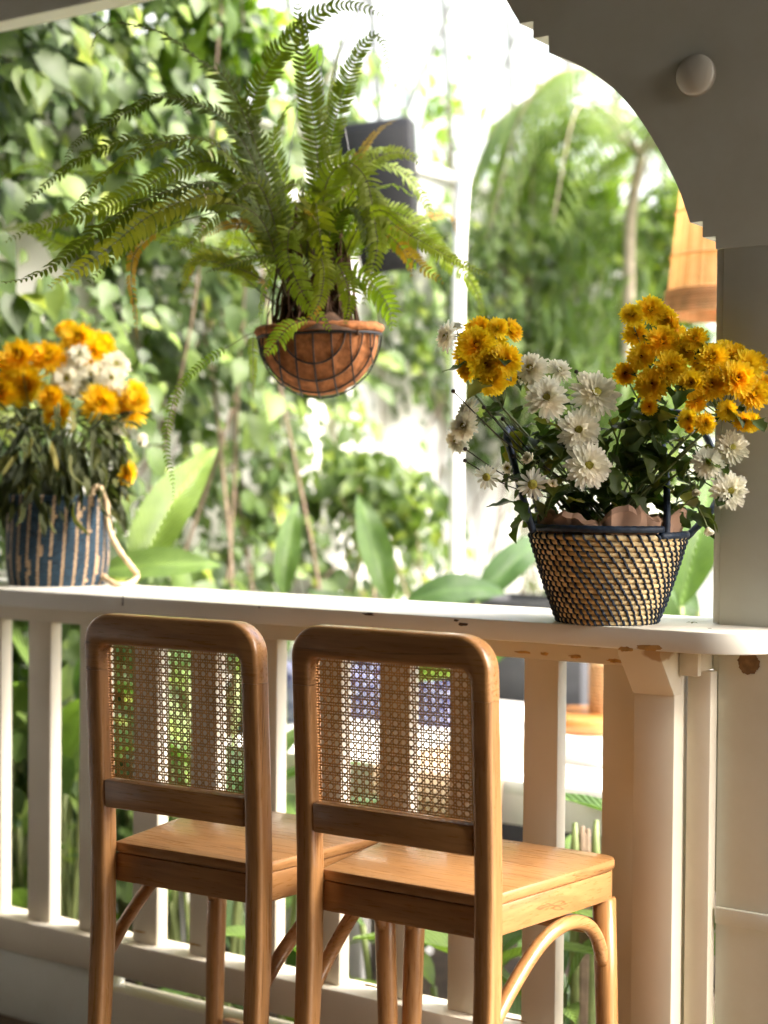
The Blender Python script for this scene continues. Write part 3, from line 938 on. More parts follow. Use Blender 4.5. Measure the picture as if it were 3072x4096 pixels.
mouth = BC + Vector((0, 0, BH + 0.02))
GR = 'flower sprays in the straw basket'
YL = [(1035, 715, 29), (1075, 710, 22), (1102, 716, 27, None, 0.02, (0.7, 0.5, 0.5)), (1030, 748, 39, None, -0.04), (1012, 798, 25, None, 0.03, (-0.7, -0.1, 0.6)), (1050, 788, 36, None, -0.05), (1091, 780, 33, None, -0.06), (1062, 822, 32, None, -0.05), (1099, 816, 17, None, -0.02), (1006, 768, 24, None, 0.05), (1065, 745, 28, None, 0.02)]
spray('yellow_chrysanthemum_spray', 'tight cluster of yellow chrysanthemums leaning left over the straw basket', GR, 'yellow', YL, mouth, [AD(1085, 880, 3.03)], (1060, 780), 3.02, leaves=16, seedv=2)
WLb = [(968, 728, 30, None, 0.02, (-0.9, 0.1, 0.35)), (986, 708, 16, None, 0.05, (-0.2, 0.8, 0.3)), (1012, 893, 30, None, 0.0, (-0.75, 0.3, 0.3)), (1004, 922, 30, None, -0.03, (-0.5, 0.25, 0.6)), (990, 950, 28, None, 0.02, (-0.7, -0.3, 0.5))]
spray('white_chrysanthemum_spray', 'white chrysanthemums at the far left edge of the straw basket bouquet', GR, 'white', WLb, mouth, [AD(1040, 905, 3.03), AD(1015, 840, 3.05)], (1100, 900), 3.03, leaves=14, leafsize=(0.02, 0.045), seedv=3)
WC = [(1146, 800, 36), (1206, 802, 27, None, 0.03, (0.3, 0.6, 0.6)), (1181, 862, 41, None, -0.05), (1285, 852, 48, None, -0.02), (1250, 930, 41, None, -0.05), (1270, 1006, 44, None, -0.08)]
spray('white_chrysanthemum_spray', 'large white chrysanthemums in the middle of the straw basket', GR, 'white', WC, mouth, [AD(1215, 930, 3.04), AD(1260, 980, 3.06)], (1230, 930), 3.0, leaves=22, seedv=4)
DL = [(1052, 1030, 25, 'daisy', -0.02, (-0.4, -0.2, 0.9)), (1097, 1012, 17, 'bud', 0.0, (-0.2, 0.1, 0.9)), (1146, 992, 20, 'bud', -0.03, (-0.6, 0.2, 0.8)), (1150, 1046, 30, 'daisy', -0.05, (0.0, -0.15, 1)), (1191, 1046, 15, 'bud', -0.06, (0.2, 0.2, 1))]
spray('daisy_chrysanthemum_spray', 'small half-open white flowers low at the left of the straw basket', GR, 'daisy', DL, mouth, [AD(1130, 1035, 3.0)], (1150, 1040), 2.98, leaves=16, leafsize=(0.018, 0.04), seedv=5)
YR1 = [(1365, 683, 25), (1405, 672, 31, None, 0.02), (1433, 690, 28), (1452, 702, 18, None, 0.01, (0.8, 0.2, 0.5)), (1372, 722, 25), (1390, 740, 18, None, 0.04), (1430, 741, 33, None, -0.03), (1457, 730, 27, None, 0.03), (1475, 745, 30, None, 0.02), (1385, 771, 28, None, -0.03), (1447, 796, 33, None, -0.06), (1351, 808, 23, None, -0.02), (1408, 831, 33, None, -0.06), (1402, 878, 17, None, -0.05), (1482, 758, 32, None, 0.0)]
spray('yellow_chrysanthemum_spray', 'tall yellow chrysanthemum spray rising highest from the straw basket', GR, 'yellow', YR1, mouth, [AD(1400, 890, 3.04), AD(1420, 830, 3.06)], (1415, 760), 3.02, leaves=20, seedv=6)
YR2 = [(1502, 735, 26, None, 0.04), (1540, 776, 33, None, -0.02), (1567, 764, 27, None, 0.04), (1585, 772, 28, None, 0.02), (1612, 790, 33, None, 0.0), (1632, 786, 24, None, 0.03), (1492, 830, 29, None, -0.04), (1516, 826, 22, None, 0.02), (1538, 832, 31, None, -0.04), (1592, 820, 36, None, -0.05), (1627, 852, 33, None, -0.03), (1645, 830, 22, None, 0.02), (1518, 790, 24, None, 0.04), (1486, 905, 21, None, -0.06), (1523, 915, 22, None, -0.08), (1570, 887, 21, None, -0.05), (1503, 868, 22, None, -0.03, (0.1, -0.5, 0.9)), (1604, 911, 19, None, -0.05), (1622, 912, 21, None, -0.04), (1489, 926, 9, None, -0.07)]
spray('yellow_chrysanthemum_spray', 'broad yellow chrysanthemum spray spilling in front of the pillar', GR, 'yellow', YR2, mouth, [AD(1500, 930, 2.99), AD(1560, 900, 2.97)], (1550, 830), 2.93, leaves=18, seedv=7, spread=0.05)
WR = [(1580, 968, 33, None, -0.02, (0.1, 0.2, 1)), (1530, 1000, 31, None, -0.03, (-0.05, 0.25, 1)), (1576, 1060, 36, None, -0.04, (0.1, 0.0, 1)), (1503, 1057, 15, 'bud', -0.02, (0.0, -0.9, 0.6)), (1528, 1140, 17, 'bud', -0.05, (0.2, -0.8, 0.5))]
spray('white_chrysanthemum_spray', 'white chrysanthemums hanging low in front of the pillar', GR, 'white', WR, mouth, [AD(1480, 1010, 2.98), AD(1500, 960, 2.97)], (1480, 1010), 2.92, leaves=16, seedv=8)
# loose greenery and dry buds between the stems
t = thing('flower_foliage', mouth, 'dark green and yellowing leaves crowding the mouth of the straw basket', 'foliage')
for i in range(120):
    x, y = U(1110, 1510), U(870, 1125)
    p = AD(x, y, U(2.98, 3.14))
    if (p - mouth).length > 0.24: p = mouth + (p - mouth) * 0.6
    leaf_place(t, RND.choice(CL), p, Vector((U(-1, 1), U(-1, 1), U(-0.6, 0.5))), U(0.035, 0.075))
for x, y in [(979, 845), (1005, 970), (1004, 995), (1045, 880), (1245, 803), (1110, 985), (1086, 905)]:
    p = AD(x, y, 3.0)
    mb = MB(); mb.lathe([(0.0, -0.004), (0.0034, -0.003), (0.0044, 0), (0.003, 0.0035), (0, 0.004)], 8, p)
    mb.tube(spline([p, p.lerp(mouth, 0.3) + Vector((0, 0, -0.012)), p.lerp(mouth, 0.6)], 6), 0.0012, 5)
    mb.build('dry_bud', M['bud_dark'], t)
for i in range(95):
    x, y = RND.choice([(U(1310, 1510), U(880, 1090)), (U(1110, 1330), U(900, 1100)), (U(1340, 1480), U(860, 1000))])
    p = AD(x, y, U(2.97, 3.08))
    leaf_place(t, RND.choice(CL), p, Vector((U(-1, 1), U(-1, 1), U(-0.7, 0.6))), U(0.03, 0.07))
for i in range(16):
    a = AD(U(1060, 1480), U(860, 980), U(3.0, 3.14)); mb = MB()
    mb.tube(spline([mouth + Vector((U(-.05, .05), U(-.05, .05), -0.03)), mouth.lerp(a, 0.6) + Vector((U(-.02, .02), U(-.02, .02), 0)), a], 8), 0.0020, 5)
    mb.build('stem', M['stem'], t)

# left basket
mouthL = LB + Vector((0, 0, HL - 0.01))
DLF = 4.12
GL = 'flower sprays in the twine basket'
AL = [(40, 775, 38), (105, 776, 37), (56, 836, 40), (26, 822, 30), (5, 850, 30), (22, 785, 26)]
spray('amber_chrysanthemum_spray', 'amber chrysanthemums at the left of the twine basket', GL, 'amber', AL, mouthL, [AD(70, 900, 4.14)], (90, 840), DLF, leaves=14, leafset=WL, seedv=12)
AT = [(170, 735, 34), (200, 762, 30), (216, 750, 31), (148, 716, 22), (185, 742, 28), (222, 775, 24), (131, 712, 14, None, 0.0, (-0.6, 0.7, 0.4))]
spray('amber_chrysanthemum_spray', 'topmost amber chrysanthemums of the twine basket', GL, 'amber', AT, mouthL, [AD(160, 860, 4.18)], (180, 780), DLF + 0.05, leaves=10, leafset=WL, seedv=13)
AB = [(110, 862, 28), (126, 892, 31), (215, 872, 37), (242, 858, 22), (281, 884, 36), (287, 852, 28), (228, 885, 24), (298, 868, 22), (272, 1022, 24, None, 0, (0.8, -0.2, 0.4))]
spray('amber_chrysanthemum_spray', 'lower amber chrysanthemums on the right of the twine basket', GL, 'amber', AB, mouthL, [AD(150, 960, 4.10), AD(220, 960, 4.10)], (190, 900), DLF - 0.05, leaves=14, leafset=WL, seedv=14)
WB = [(155, 798, 31), (171, 768, 23), (145, 820, 30), (196, 812, 22), (216, 806, 26), (250, 790, 29), (240, 818, 24), (268, 842, 15), (257, 858, 16), (256, 922, 18, None, 0, (0.7, 0.2, 0.5)), (306, 950, 14, None, 0, (0.9, 0.0, 0.4)), (170, 835, 24)]
spray('white_chrysanthemum_spray', 'white chrysanthemums in the middle of the twine basket', GL, 'white', WB, mouthL, [AD(170, 900, 4.12), AD(235, 925, 4.12)], (190, 840), DLF - 0.02, leaves=10, leafset=WL, seedv=15)
t = thing('wilted_foliage', mouthL, 'drooping olive wilted leaves hanging over the twine basket rim', 'foliage')
for i in range(300):
    u = RND.random()
    a = U(0, 2 * math.pi)
    rad = 0.03 + 0.13 * math.sqrt(RND.random())
    z = U(-0.02, 0.23)
    c = mouthL + Vector((rad * math.cos(a), rad * math.sin(a), z))
    d = Vector((math.cos(a) * 0.5 + U(-.3, .3), math.sin(a) * 0.5 + U(-.3, .3), U(-1.2, -0.35)))
    if z > 0.16: d.z = U(-0.6, 0.4)
    leaf_place(t, RND.choice(WL), c, d, U(0.05, 0.095), 0.9)
for i in range(26):
    a = U(0, 2 * math.pi); mb = MB()
    e = mouthL + Vector((0.13 * math.cos(a), 0.13 * math.sin(a), U(0.15, 0.24)))
    mb.tube(spline([mouthL + Vector((U(-.05, .05), U(-.05, .05), -0.05)), mouthL.lerp(e, 0.5) + Vector((0, 0, 0.02)), e], 6), 0.0028, 5)
    mb.build('stem', M['stem'], t)
for i in range(26):
    c = AD(U(225, 262), U(975, 1050), U(4.05, 4.15))
    leaf_place(t, RND.choice(WL), c, Vector((U(-.2, 1), U(-.5, .5), U(-1, 0.2))), U(0.04, 0.07), 0.9)

# ------------------------------------------------------------------ hanging fern
M['coir'] = plain('coconut_fibre', (0.36, 0.135, 0.045), 0.95, 0.4, 70, 0.8)
M['root'] = plain('root_fibre', (0.095, 0.050, 0.026), 0.9, 0.5, 50, 0.5)
FD = 3.60
FC = AD(690, 724, FD)                 # middle of the pot rim
FR = 133 * PXS(FD)
t = thing('hanging_basket', FC, 'half-round hanging basket with coconut liner and dark wire cage', 'basket')
fx = (RIGHT - Vector((0, 0, RIGHT.z))).normalized()
fyv = -(FWD - Vector((0, 0, FWD.z))).normalized()       # bowl bulges towards the viewer
fx = (fx + fyv * 0.10).normalized(); fyv = Vector((-fx.y, fx.x, 0)) * -1
if fyv.dot(TOCAM) < 0: fyv = -fyv
fz = Vector((0, 0, 1))
TL = math.radians(2.0)
fx2 = fx * math.cos(TL) + fz * math.sin(TL); fz2 = fz * math.cos(TL) - fx * math.sin(TL)
def FP(x, y, z): return FC + fx2 * x + fyv * y + fz2 * z
def bowl(u, v, R):      # u 0..pi across, v 0..pi/2 down
    return FP(R * math.cos(u) * math.cos(v) * 1.0, R * 0.78 * math.sin(u) * math.cos(v) + 0.0, -R * 1.02 * math.sin(v))
mb = MB(); nu, nv = 40, 16
vs = []
for j in range(nv + 1):
    for i in range(nu + 1):
        q = bowl(math.pi * i / nu, math.pi / 2 * j / nv, FR * 0.97)
        q = q + (q - FC).normalized() * 0.004 * noise.noise(q * 45)
        vs.append(q)
fs = [(j * (nu + 1) + i, j * (nu + 1) + i + 1, (j + 1) * (nu + 1) + i + 1, (j + 1) * (nu + 1) + i) for j in range(nv) for i in range(nu)]
mb.add(vs, fs)
# flat back of the liner
vs = [FP(FR * 0.97 * math.cos(math.pi * i / 24), 0.0, -FR * 0.99 * math.sin(math.pi * i / 24)) for i in range(25)]
mb.add(vs, [tuple(range(25))])
mb.build('liner', M['coir'], t)
mb = MB()   # fluffy liner lip standing above the rim
mb.tube([bowl(math.pi * i / 40, 0, FR * 0.985) + fz2 * (0.010 + 0.004 * noise.noise(Vector((i * 0.9, 0, 0)))) for i in range(41)], [0.011 + 0.003 * noise.noise(Vector((i * 1.3, 4, 0))) for i in range(41)], 8)
mb.add([FP(FR * 0.95 * math.cos(math.pi * i / 24), FR * 0.74 * math.sin(math.pi * i / 24), 0.006) for i in range(25)], [tuple(range(25))])
mb.build('liner_lip', M['coir'], t)
rimw = MB(); rimw.tube([bowl(math.pi * i / 40, 0.02, FR * 1.01) for i in range(41)] , 0.0036, 8); rimw.tube([FP(-FR, 0, 0), FP(FR, 0, 0)], 0.0036, 8)
rimw.build('rim_wire', M['wire_dark'], t)
for k in range(-3, 4):           # uprights: planes of constant x
    mb = MB(); x = FR * 0.29 * k
    h = math.sqrt(max(0, FR * FR * 1.01 - x * x))
    pts = [FP(x, 0.78 * h * math.cos(a) + 0.001, -1.02 * h * math.sin(a)) for a in [i * math.pi / 2 / 14 for i in range(15)]]
    mb.tube(pts, 0.0021, 6); mb.build('wire', M['wire_dark'], t)
for f in (0.50, 0.76, 0.93, 1.0):    # hoops
    mb = MB(); h = math.sqrt(1.015 - f * f) if f < 1 else 0.02
    pts = [FP(FR * 1.005 * f * math.cos(a), 0.78 * FR * h, -FR * 1.02 * f * math.sin(a)) for a in [i * math.pi / 32 for i in range(33)]]
    mb.tube(pts, 0.0023, 6); mb.build('wire', M['wire_dark'], t)
# chain to the lintel
def chain(a, b, nm='chain'):
    mb = MB(); a, b = Vector(a), Vector(b); d = (b - a); L = d.length; d /= L
    n = int(L / 0.042)
    s1 = d.cross(Vector((1, 0.2, 0))).normalized(); s2 = d.cross(s1)
    for i in range(n):
        c = a + d * (L * (i + 0.5) / n); s = s1 if i % 2 else s2
        pts = [c + d * 0.0215 * math.sin(q) + s * 0.0085 * math.cos(q) for q in [k * 2 * math.pi / 12 for k in range(12)]]
        mb.tube(pts, 0.0011, 5, closed=True)
    mb.build(nm, M['chain'], t, kind='stuff')
hook = AD(690, -60, 3.62)
chain(FP(0, 0, 0), Vector((hook.x, hook.y, 2.955)))
for sx_ in (-FR, FR):
    mb = MB(); mb.tube([FP(sx_, 0, 0), Vector((hook.x, hook.y, hook.z - 0.02))], 0.0009, 5); mb.build('hanger_wire', M['chain'], t)

M['fern'] = leafy('fern_leaflet', [(0, (0.070, 0.095, 0.009)), (0.35, (0.13, 0.165, 0.014)), (0.75, (0.20, 0.235, 0.022)), (1, (0.31, 0.31, 0.032))], 0.52, 0.7)
M['fern_lime'] = leafy('fern_leaflet_lime', [(0, (0.17, 0.26, 0.02)), (1, (0.29, 0.36, 0.04))], 0.45, 0.45)
M['fern_old'] = leafy('fern_leaflet_yellow', [(0, (0.34, 0.22, 0.03)), (1, (0.46, 0.24, 0.03))], 0.35, 0.6)
M['rachis'] = plain('fern_rachis', (0.10, 0.085, 0.03), 0.6, 0.3, 40)
t = thing('boston_fern', FC, 'large sword fern with arching fronds in the hanging basket', 'fern')
def frond(path, wid, mat='fern', bare=0.12, tip=0.0, dens=1.0, curl=0.3, tips=None, face=None, seed=0, rr0=0.0016):
    r = random.Random(seed)
    n = 60
    p = spline(path, n)
    L = sum((p[i + 1] - p[i]).length for i in range(n))
    mb = MB()
    mb.tube(p, [rr0 * (1 - 0.75 * i / n) for i in range(n + 1)], 5, mi=1)
    cum = [0]
    for i in range(n): cum.append(cum[-1] + (p[i + 1] - p[i]).length)
    step = wid * 0.27 / dens
    s = L * bare
    ref = Vector(face) if face is not None else TOCAM * 0.8 + Vector((0, 0, 0.5))
    ref += Vector((r.uniform(-.35, .35), r.uniform(-.35, .35), r.uniform(-.3, .3)))
    roll0 = r.uniform(-0.5, 0.5); roll1 = r.uniform(-1.0, 1.0)
    side = 1
    while s < L * 0.995:
        i = max(0, min(n - 1, next((q for q in range(n) if cum[q + 1] >= s), n - 1)))
        u = (s - cum[i]) / max(1e-6, cum[i + 1] - cum[i])
        c = p[i].lerp(p[i + 1], u)
        tg = (p[i + 1] - p[i]).normalized()
        f = s / L
        nn = ref - tg * ref.dot(tg)
        if nn.length < 1e-3: nn = Vector((0, 0, 1))
        nn.normalize()
        nn = Matrix.Rotation(roll0 + roll1 * f, 3, tg) @ nn
        w = wid * min(1.0, 0.45 + 1.6 * f) * min(1.0, 0.16 + 2.6 * (1 - f)) 
        w *= r.uniform(0.85, 1.1)
        for sd in (-1, 1):
            if r.random() < 0.03: continue
            b = tg.cross(nn) * sd
            d = (b + tg * (0.22 + 0.35 * f) + nn * (r.uniform(-0.25, 0.25) + curl * 0.4)).normalized()
            hw = min(step * 0.43, w * 0.18) * r.uniform(0.85, 1.1)
            tq = (tg - d * tg.dot(d)).normalized()
            dr = -nn * curl * w * r.uniform(0.4, 1.2)
            a0 = c + d * 0.001
            m1 = c + d * w * 0.35 + nn * 0.02 * w
            m2 = c + d * w * 0.75 + dr * 0.35 + tq * 0.06 * w
            e = c + d * w + dr * 0.8 + tq * 0.16 * w
            mi = 0
            if tips and f > tips and r.random() < 0.8: mi = 2
            mb.add([a0 - tq * hw * 0.8, a0 + tq * hw * 0.8, m1 - tq * hw, m1 + tq * hw, m2 - tq * hw * 0.8, m2 + tq * hw * 0.8, e], [(0, 1, 3, 2), (2, 3, 5, 4), (4, 5, 6)], mi)
        s += step * r.uniform(0.9, 1.1)
    o = mb.build('frond', [M[mat], M['rachis'], M['fern_old']], t, smooth=False)
    return o
def fpath(pts, d0=FD, d1=None, wob=0.02):
    d1 = d0 if d1 is None else d1
    n = len(pts)
    return [AD(x, y, d0 + (d1 - d0) * i / (n - 1)) for i, (x, y) in enumerate(pts)]
w1 = 27 * PXS(FD)
KEY = [
 ([(640, 640), (590, 420), (500, 190), (430, 130), (350, 72), (255, 50), (212, 68), (196, 108)], 3.6, 3.45, 1.3, {}),
 ([(630, 640), (560, 420), (535, 260), (585, 140), (640, 72), (700, 22), (765, 12), (850, 42)], 3.6, 3.5, 1.15, {}),
 ([(680, 640), (690, 420), (682, 300), (668, 190), (652, 100), (640, -20)], 3.58, 3.5, 1.15, {}),
 ([(690, 640), (700, 420), (722, 270), (762, 140), (803, 78), (828, 92), (842, 165)], 3.6, 3.55, 0.95, {}),
 ([(695, 640), (690, 400), (712, 220), (730, 120), (746, 45)], 3.66, 3.7, 0.30, {}),
 ([(620, 640), (560, 380), (475, 250), (350, 210), (280, 240), (200, 282), (155, 322), (138, 372)], 3.58, 3.35, 0.95, {}),
 ([(620, 640), (540, 400), (450, 305), (350, 310), (280, 340), (210, 392), (168, 442), (120, 475)], 3.58, 3.3, 1.15, {}),
 ([(620, 640), (560, 460), (480, 398), (390, 405), (300, 440), (205, 505), (130, 562), (60, 600), (0, 612)], 3.56, 3.15, 1.35, {}),
 ([(625, 640), (560, 480), (480, 422), (400, 432), (315, 472), (235, 535), (160, 590), (105, 622)], 3.55, 3.2, 1.45, {}),
 ([(620, 640), (560, 440), (470, 352), (380, 368), (285, 420), (190, 462), (95, 486), (10, 522)], 3.6, 3.4, 1.1, {}),
 ([(630, 640), (580, 440), (540, 395), (482, 448), (440, 490), (412, 525), (360, 540)], 3.5, 3.4, 0.85, {}),
 ([(590, 600), (500, 470), (420, 470), (340, 500), (293, 545), (283, 600), (291, 665), (297, 742)], 3.5, 3.4, 0.50, {'mat': 'fern', 'tips': 0.55, 'bare': 0.45}),
 ([(560, 500), (300, 380), (130, 372), (70, 356), (-20, 402)], 3.7, 4.1, 1.0, {'mat': 'fern_lime', 'bare': 0.5}),
 ([(560, 560), (300, 500), (150, 530), (60, 492), (-20, 502)], 3.7, 4.0, 1.0, {'mat': 'fern_lime', 'bare': 0.55}),
 ([(690, 640), (730, 480), (772, 405), (805, 430), (845, 480), (905, 518), (985, 562), (1068, 602)], 3.56, 3.35, 0.85, {'tips': None}),
 ([(700, 640), (700, 420), (745, 352), (790, 385), (808, 470), (815, 535), (800, 600), (785, 660)], 3.5, 3.4, 1.15, {}),
 ([(700, 640), (720, 400), (765, 335), (830, 322), (905, 335)], 3.65, 3.75, 0.85, {'mat': 'fern_lime'}),
 ([(700, 640), (720, 420), (790, 362), (850, 362), (893, 395), (926, 452), (924, 512)], 3.65, 3.75, 1.0, {'mat': 'fern_lime'}),
 ([(660, 640), (630, 500), (622, 545), (640, 605), (672, 662), (716, 716)], 3.45, 3.38, 1.0, {'mat': 'fern_lime', 'bare': 0.3}),
 ([(690, 650), (672, 470), (682, 440), (690, 500), (700, 550), (712, 588)], 3.48, 3.42, 1.5, {'bare': 0.35}),
 ([(660, 640), (625, 565), (565, 553), (505, 570), (445, 588)], 3.5, 3.4, 0.95, {}),
 ([(655, 640), (600, 590), (540, 545), (480, 540), (440, 545)], 3.62, 3.7, 0.8, {'mat': 'fern_lime'}),
 ([(720, 650), (765, 600), (808, 618), (840, 665), (848, 716)], 3.5, 3.45, 1.15, {'mat': 'fern_lime', 'bare': 0.25}),
 ([(700, 640), (760, 480), (830, 470), (880, 545), (915, 580), (962, 612)], 3.55, 3.5, 1.0, {'mat': 'fern_lime', 'tips': 0.6, 'bare': 0.3}),
 ([(700, 640), (780, 470), (880, 470), (960, 555), (1010, 600), (1035, 645), (1046, 692)], 3.65, 3.8, 0.95, {'bare': 0.4, 'mat': 'fern_lime'}),
 ([(640, 690), (555, 715), (500, 745), (430, 792), (385, 842), (362, 918), (360, 982), (374, 1042), (372, 1108)], 3.6, 3.5, 0.42, {'mat': 'fern_lime', 'bare': 0.30, 'rr0': 0.0011, 'dens': 0.42}),
 ([(660, 690), (625, 705), (600, 735), (572, 768)], 3.42, 3.38, 0.9, {'mat': 'fern_lime', 'bare': 0.0}),
 ([(600, 700), (552, 712), (547, 780), (548, 862)], 3.62, 3.65, 0.45, {'mat': 'fern_lime', 'bare': 0.35}),
 ([(700, 640), (745, 480), (790, 420), (850, 400), (900, 430)], 3.6, 3.6, 0.9, {'mat': 'fern_lime', 'bare': 0.25}),
 ([(705, 640), (760, 520), (820, 500), (870, 540), (890, 600)], 3.55, 3.5, 0.9, {'mat': 'fern_lime', 'bare': 0.25, 'tips': 0.75}),
 ([(700, 640), (740, 440), (800, 350), (870, 330), (930, 370)], 3.66, 3.7, 0.9, {'bare': 0.3}),
 ([(690, 640), (720, 480), (770, 450), (800, 520), (795, 590)], 3.48, 3.42, 1.0, {'bare': 0.3}),
 ([(620, 640), (540, 430), (420, 330), (300, 300), (200, 330), (110, 390), (40, 460)], 3.6, 3.45, 1.1, {}),
 ([(620, 640), (560, 470), (440, 440), (330, 480), (240, 560), (190, 610)], 3.5, 3.3, 1.2, {}),
 ([(670, 660), (650, 560), (600, 570), (570, 630), (560, 690)], 3.46, 3.38, 0.8, {'mat': 'fern_lime', 'bare': 0.2}),
 ([(700, 660), (720, 570), (745, 600), (755, 650), (745, 705)], 3.46, 3.40, 0.85, {'bare': 0.2}),
 ([(690, 660), (690, 560), (700, 590), (690, 650), (660, 700)], 3.44, 3.36, 0.8, {'bare': 0.25, 'tips': 0.8}),
 ([(650, 640), (610, 400), (590, 300), (640, 210), (690, 180)], 3.66, 3.72, 1.0, {}),
 ([(700, 640), (740, 420), (800, 300), (860, 255)], 3.66, 3.72, 0.5, {'mat': 'fern_old', 'bare': 0.4}),
]
w1 = 33 * PXS(FD)
for i, (pts, d0, d1, wk, kw) in enumerate(KEY):
    frond(fpath(pts, d0, d1), w1 * wk, seed=100 + i, **kw)
for i in range(24):        # shorter inner fronds
    bx, by = U(610, 745), U(600, 680)
    a = math.radians(RND.choice([U(95, 160), U(60, 120), U(20, 85)]))
    L = U(170, 330)
    x1, y1 = bx + math.cos(a) * L * 0.6, by - math.sin(a) * L * 0.75
    x2, y2 = bx + math.cos(a) * L * 1.05, by - math.sin(a) * L * 0.95
    x3, y3 = x2 + math.copysign(U(15, 70), math.cos(a)), y2 + U(5, 80)
    dd = U(-0.22, 0.25)
    mt = RND.choice(['fern'] * 6 + ['fern_lime'] * 2 + ['fern_old'])
    frond([AD(bx, by, FD + U(-.05, .05)), AD(x1, y1, FD + dd * 0.5), AD(x2, y2, FD + dd), AD(x3, y3, FD + dd * 1.2)], w1 * U(0.5, 0.9), mt, bare=U(0.15, 0.35), seed=300 + i, tips=0.7 if RND.random() < 0.2 else None)
# bare stalks and matted roots above the rim
mb = MB()
for i in range(420):
    b = FP(U(-0.8, 0.75) * FR, U(0.05, 0.62) * FR, -0.01)
    q = FP(U(-0.55, 0.55) * FR, U(0.0, 0.5) * FR, U(0.06, 0.30))
    q = b.lerp(q, U(0.5, 1)); mb.tube(spline([b, b.lerp(q, 0.5) + Vector((U(-.012, .012), U(-.012, .012), 0)), q], 6), U(0.0012, 0.0032), 4)
mb.build('stalks', M['root'], t, kind='stuff')
mb = MB(); mb.lathe([(0.001, 0.05), (0.03, 0.042), (0.055, 0.025), (0.08, 0.0)], 20, FP(0.02, FR * 0.33, 0.0))
mb.v = [tuple(Vector(v) + Vector((noise.noise(Vector(v) * 40), noise.noise(Vector(v) * 40 + Vector((5, 5, 5))), 0)) * 0.014) for v in mb.v]
mb.build('root_ball', M['root'], t)

# ------------------------------------------------------------------ garden beyond the balustrade
def heart_leaf(seed=0, wide=0.42):
    mb = MB(); n = 6; vs = []
    prof = [0.30, 0.86, 1.0, 0.86, 0.58, 0.26, 0.02]
    for i in range(n + 1):
        u = i / n
        w = wide * prof[i]
        y = u - (0.12 if i == 0 else 0)
        z = -0.22 * u * u
        for s in (-1, 0, 1):
            vs.append((s * w, y - (0.10 * abs(s) if i < 2 else 0), z + abs(s) * w * 0.28 + 0.02 * math.sin(seed + 5 * u + s)))
    fs = [(i * 3 + j, i * 3 + j + 1, (i + 1) * 3 + j + 1, (i + 1) * 3 + j) for i in range(n) for j in range(2)]
    mb.add(vs, fs); return mb
def lance_leaf(wide=0.06, droop=0.5):
    mb = MB(); vs = []
    for i, (u, w) in enumerate([(0, 0.15), (0.3, 1), (0.65, 0.8), (1, 0.03)]):
        for s in (-1, 1): vs.append((s * w * wide, u, -droop * u * u))
    mb.add(vs, [(0, 1, 3, 2), (2, 3, 5, 4), (4, 5, 7, 6)]); return mb
def broad_leaf(seed, wide=0.16, arch=0.5):
    r = random.Random(seed); mb = MB(); n = 12; vs = []
    for i in range(n + 1):
        u = i / n
        w = wide * (math.sin(math.pi * (u ** 0.85)) ** 0.75 if 0 < i < n else (0.10 if i == 0 else 0.02))
        y = u * (1 - arch * 0.25 * u); z = -arch * u ** 2.2
        for s in (-1, -0.5, 0, 0.5, 1):
            vs.append((s * w, y, z + abs(s) * w * 0.42 + 0.012 * math.sin(14 * u + seed + s * 2)))
    fs = [(i * 5 + j, i * 5 + j + 1, (i + 1) * 5 + j + 1, (i + 1) * 5 + j) for i in range(n) for j in range(4)]
    mb.add(vs, fs); return mb

def frame_from(d, up):
    y = Vector(d).normalized(); z = Vector(up); z = z - y * z.dot(y)
    if z.length < 1e-3: z = Vector((1, 0, 0)) - y * y.x
    z.normalize(); return y.cross(z), y, z
def scatter(name, tmpl, items, mat_, parent=None, kind='stuff'):
    """items: (loc, dir, up, size, rnd) -> one mesh"""
    T = np.array(tmpl.v); F = np.array([f if len(f) == 4 else (*f, f[-1]) for f in tmpl.f])
    V, FF, A = [], [], []
    for k, (loc, d, up, s, rn) in enumerate(items):
        x, y, z = frame_from(d, up)
        Mx = np.array((x, y, z)) * s
        V.append(T @ Mx + np.array(loc)); FF.append(F + k * len(T)); A.append(np.full(len(T), rn))
    me = bpy.data.meshes.new(name)
    me.from_pydata(np.concatenate(V).tolist(), [], np.concatenate(FF).tolist())
    me.polygons.foreach_set('use_smooth', [True] * len(me.polygons))
    at = me.attributes.new('rnd', 'FLOAT', 'POINT'); at.data.foreach_set('value', np.concatenate(A))
    me.materials.append(mat_)
    return link(name, me, parent, (), kind)

VSTOPS = [(0, (0.035, 0.065, 0.018)), (0.45, (0.085, 0.140, 0.032)), (0.8, (0.16, 0.23, 0.045)), (1, (0.27, 0.33, 0.04))]
M['vine'] = leafy('vine_leaf', VSTOPS, 0.42, 0.5)
M['vine_a'] = leafy('vine_leaf_mass', VSTOPS, 0.42, 0.5, use_attr=True)
M['lime_a'] = leafy('lime_leaf_mass', [(0, (0.09, 0.16, 0.02)), (0.6, (0.19, 0.30, 0.03)), (1, (0.30, 0.40, 0.05))], 0.45, 0.4, use_attr=True)
M['bamboo_a'] = leafy('bamboo_leaf_mass', [(0, (0.08, 0.13, 0.04)), (0.6, (0.16, 0.24, 0.06)), (1, (0.28, 0.34, 0.10))], 0.48, 0.4, use_attr=True)
M['palm'] = leafy('palm_leaflet', [(0, (0.09, 0.14, 0.04)), (1, (0.20, 0.27, 0.08))], 0.45, 0.4, use_attr=True)
M['canna'] = leafy('canna_leaf', [(0, (0.05, 0.10, 0.035)), (0.5, (0.09, 0.16, 0.045)), (1, (0.17, 0.25, 0.055))], 0.38, 0.4)
nt_ = M['canna'].node_tree
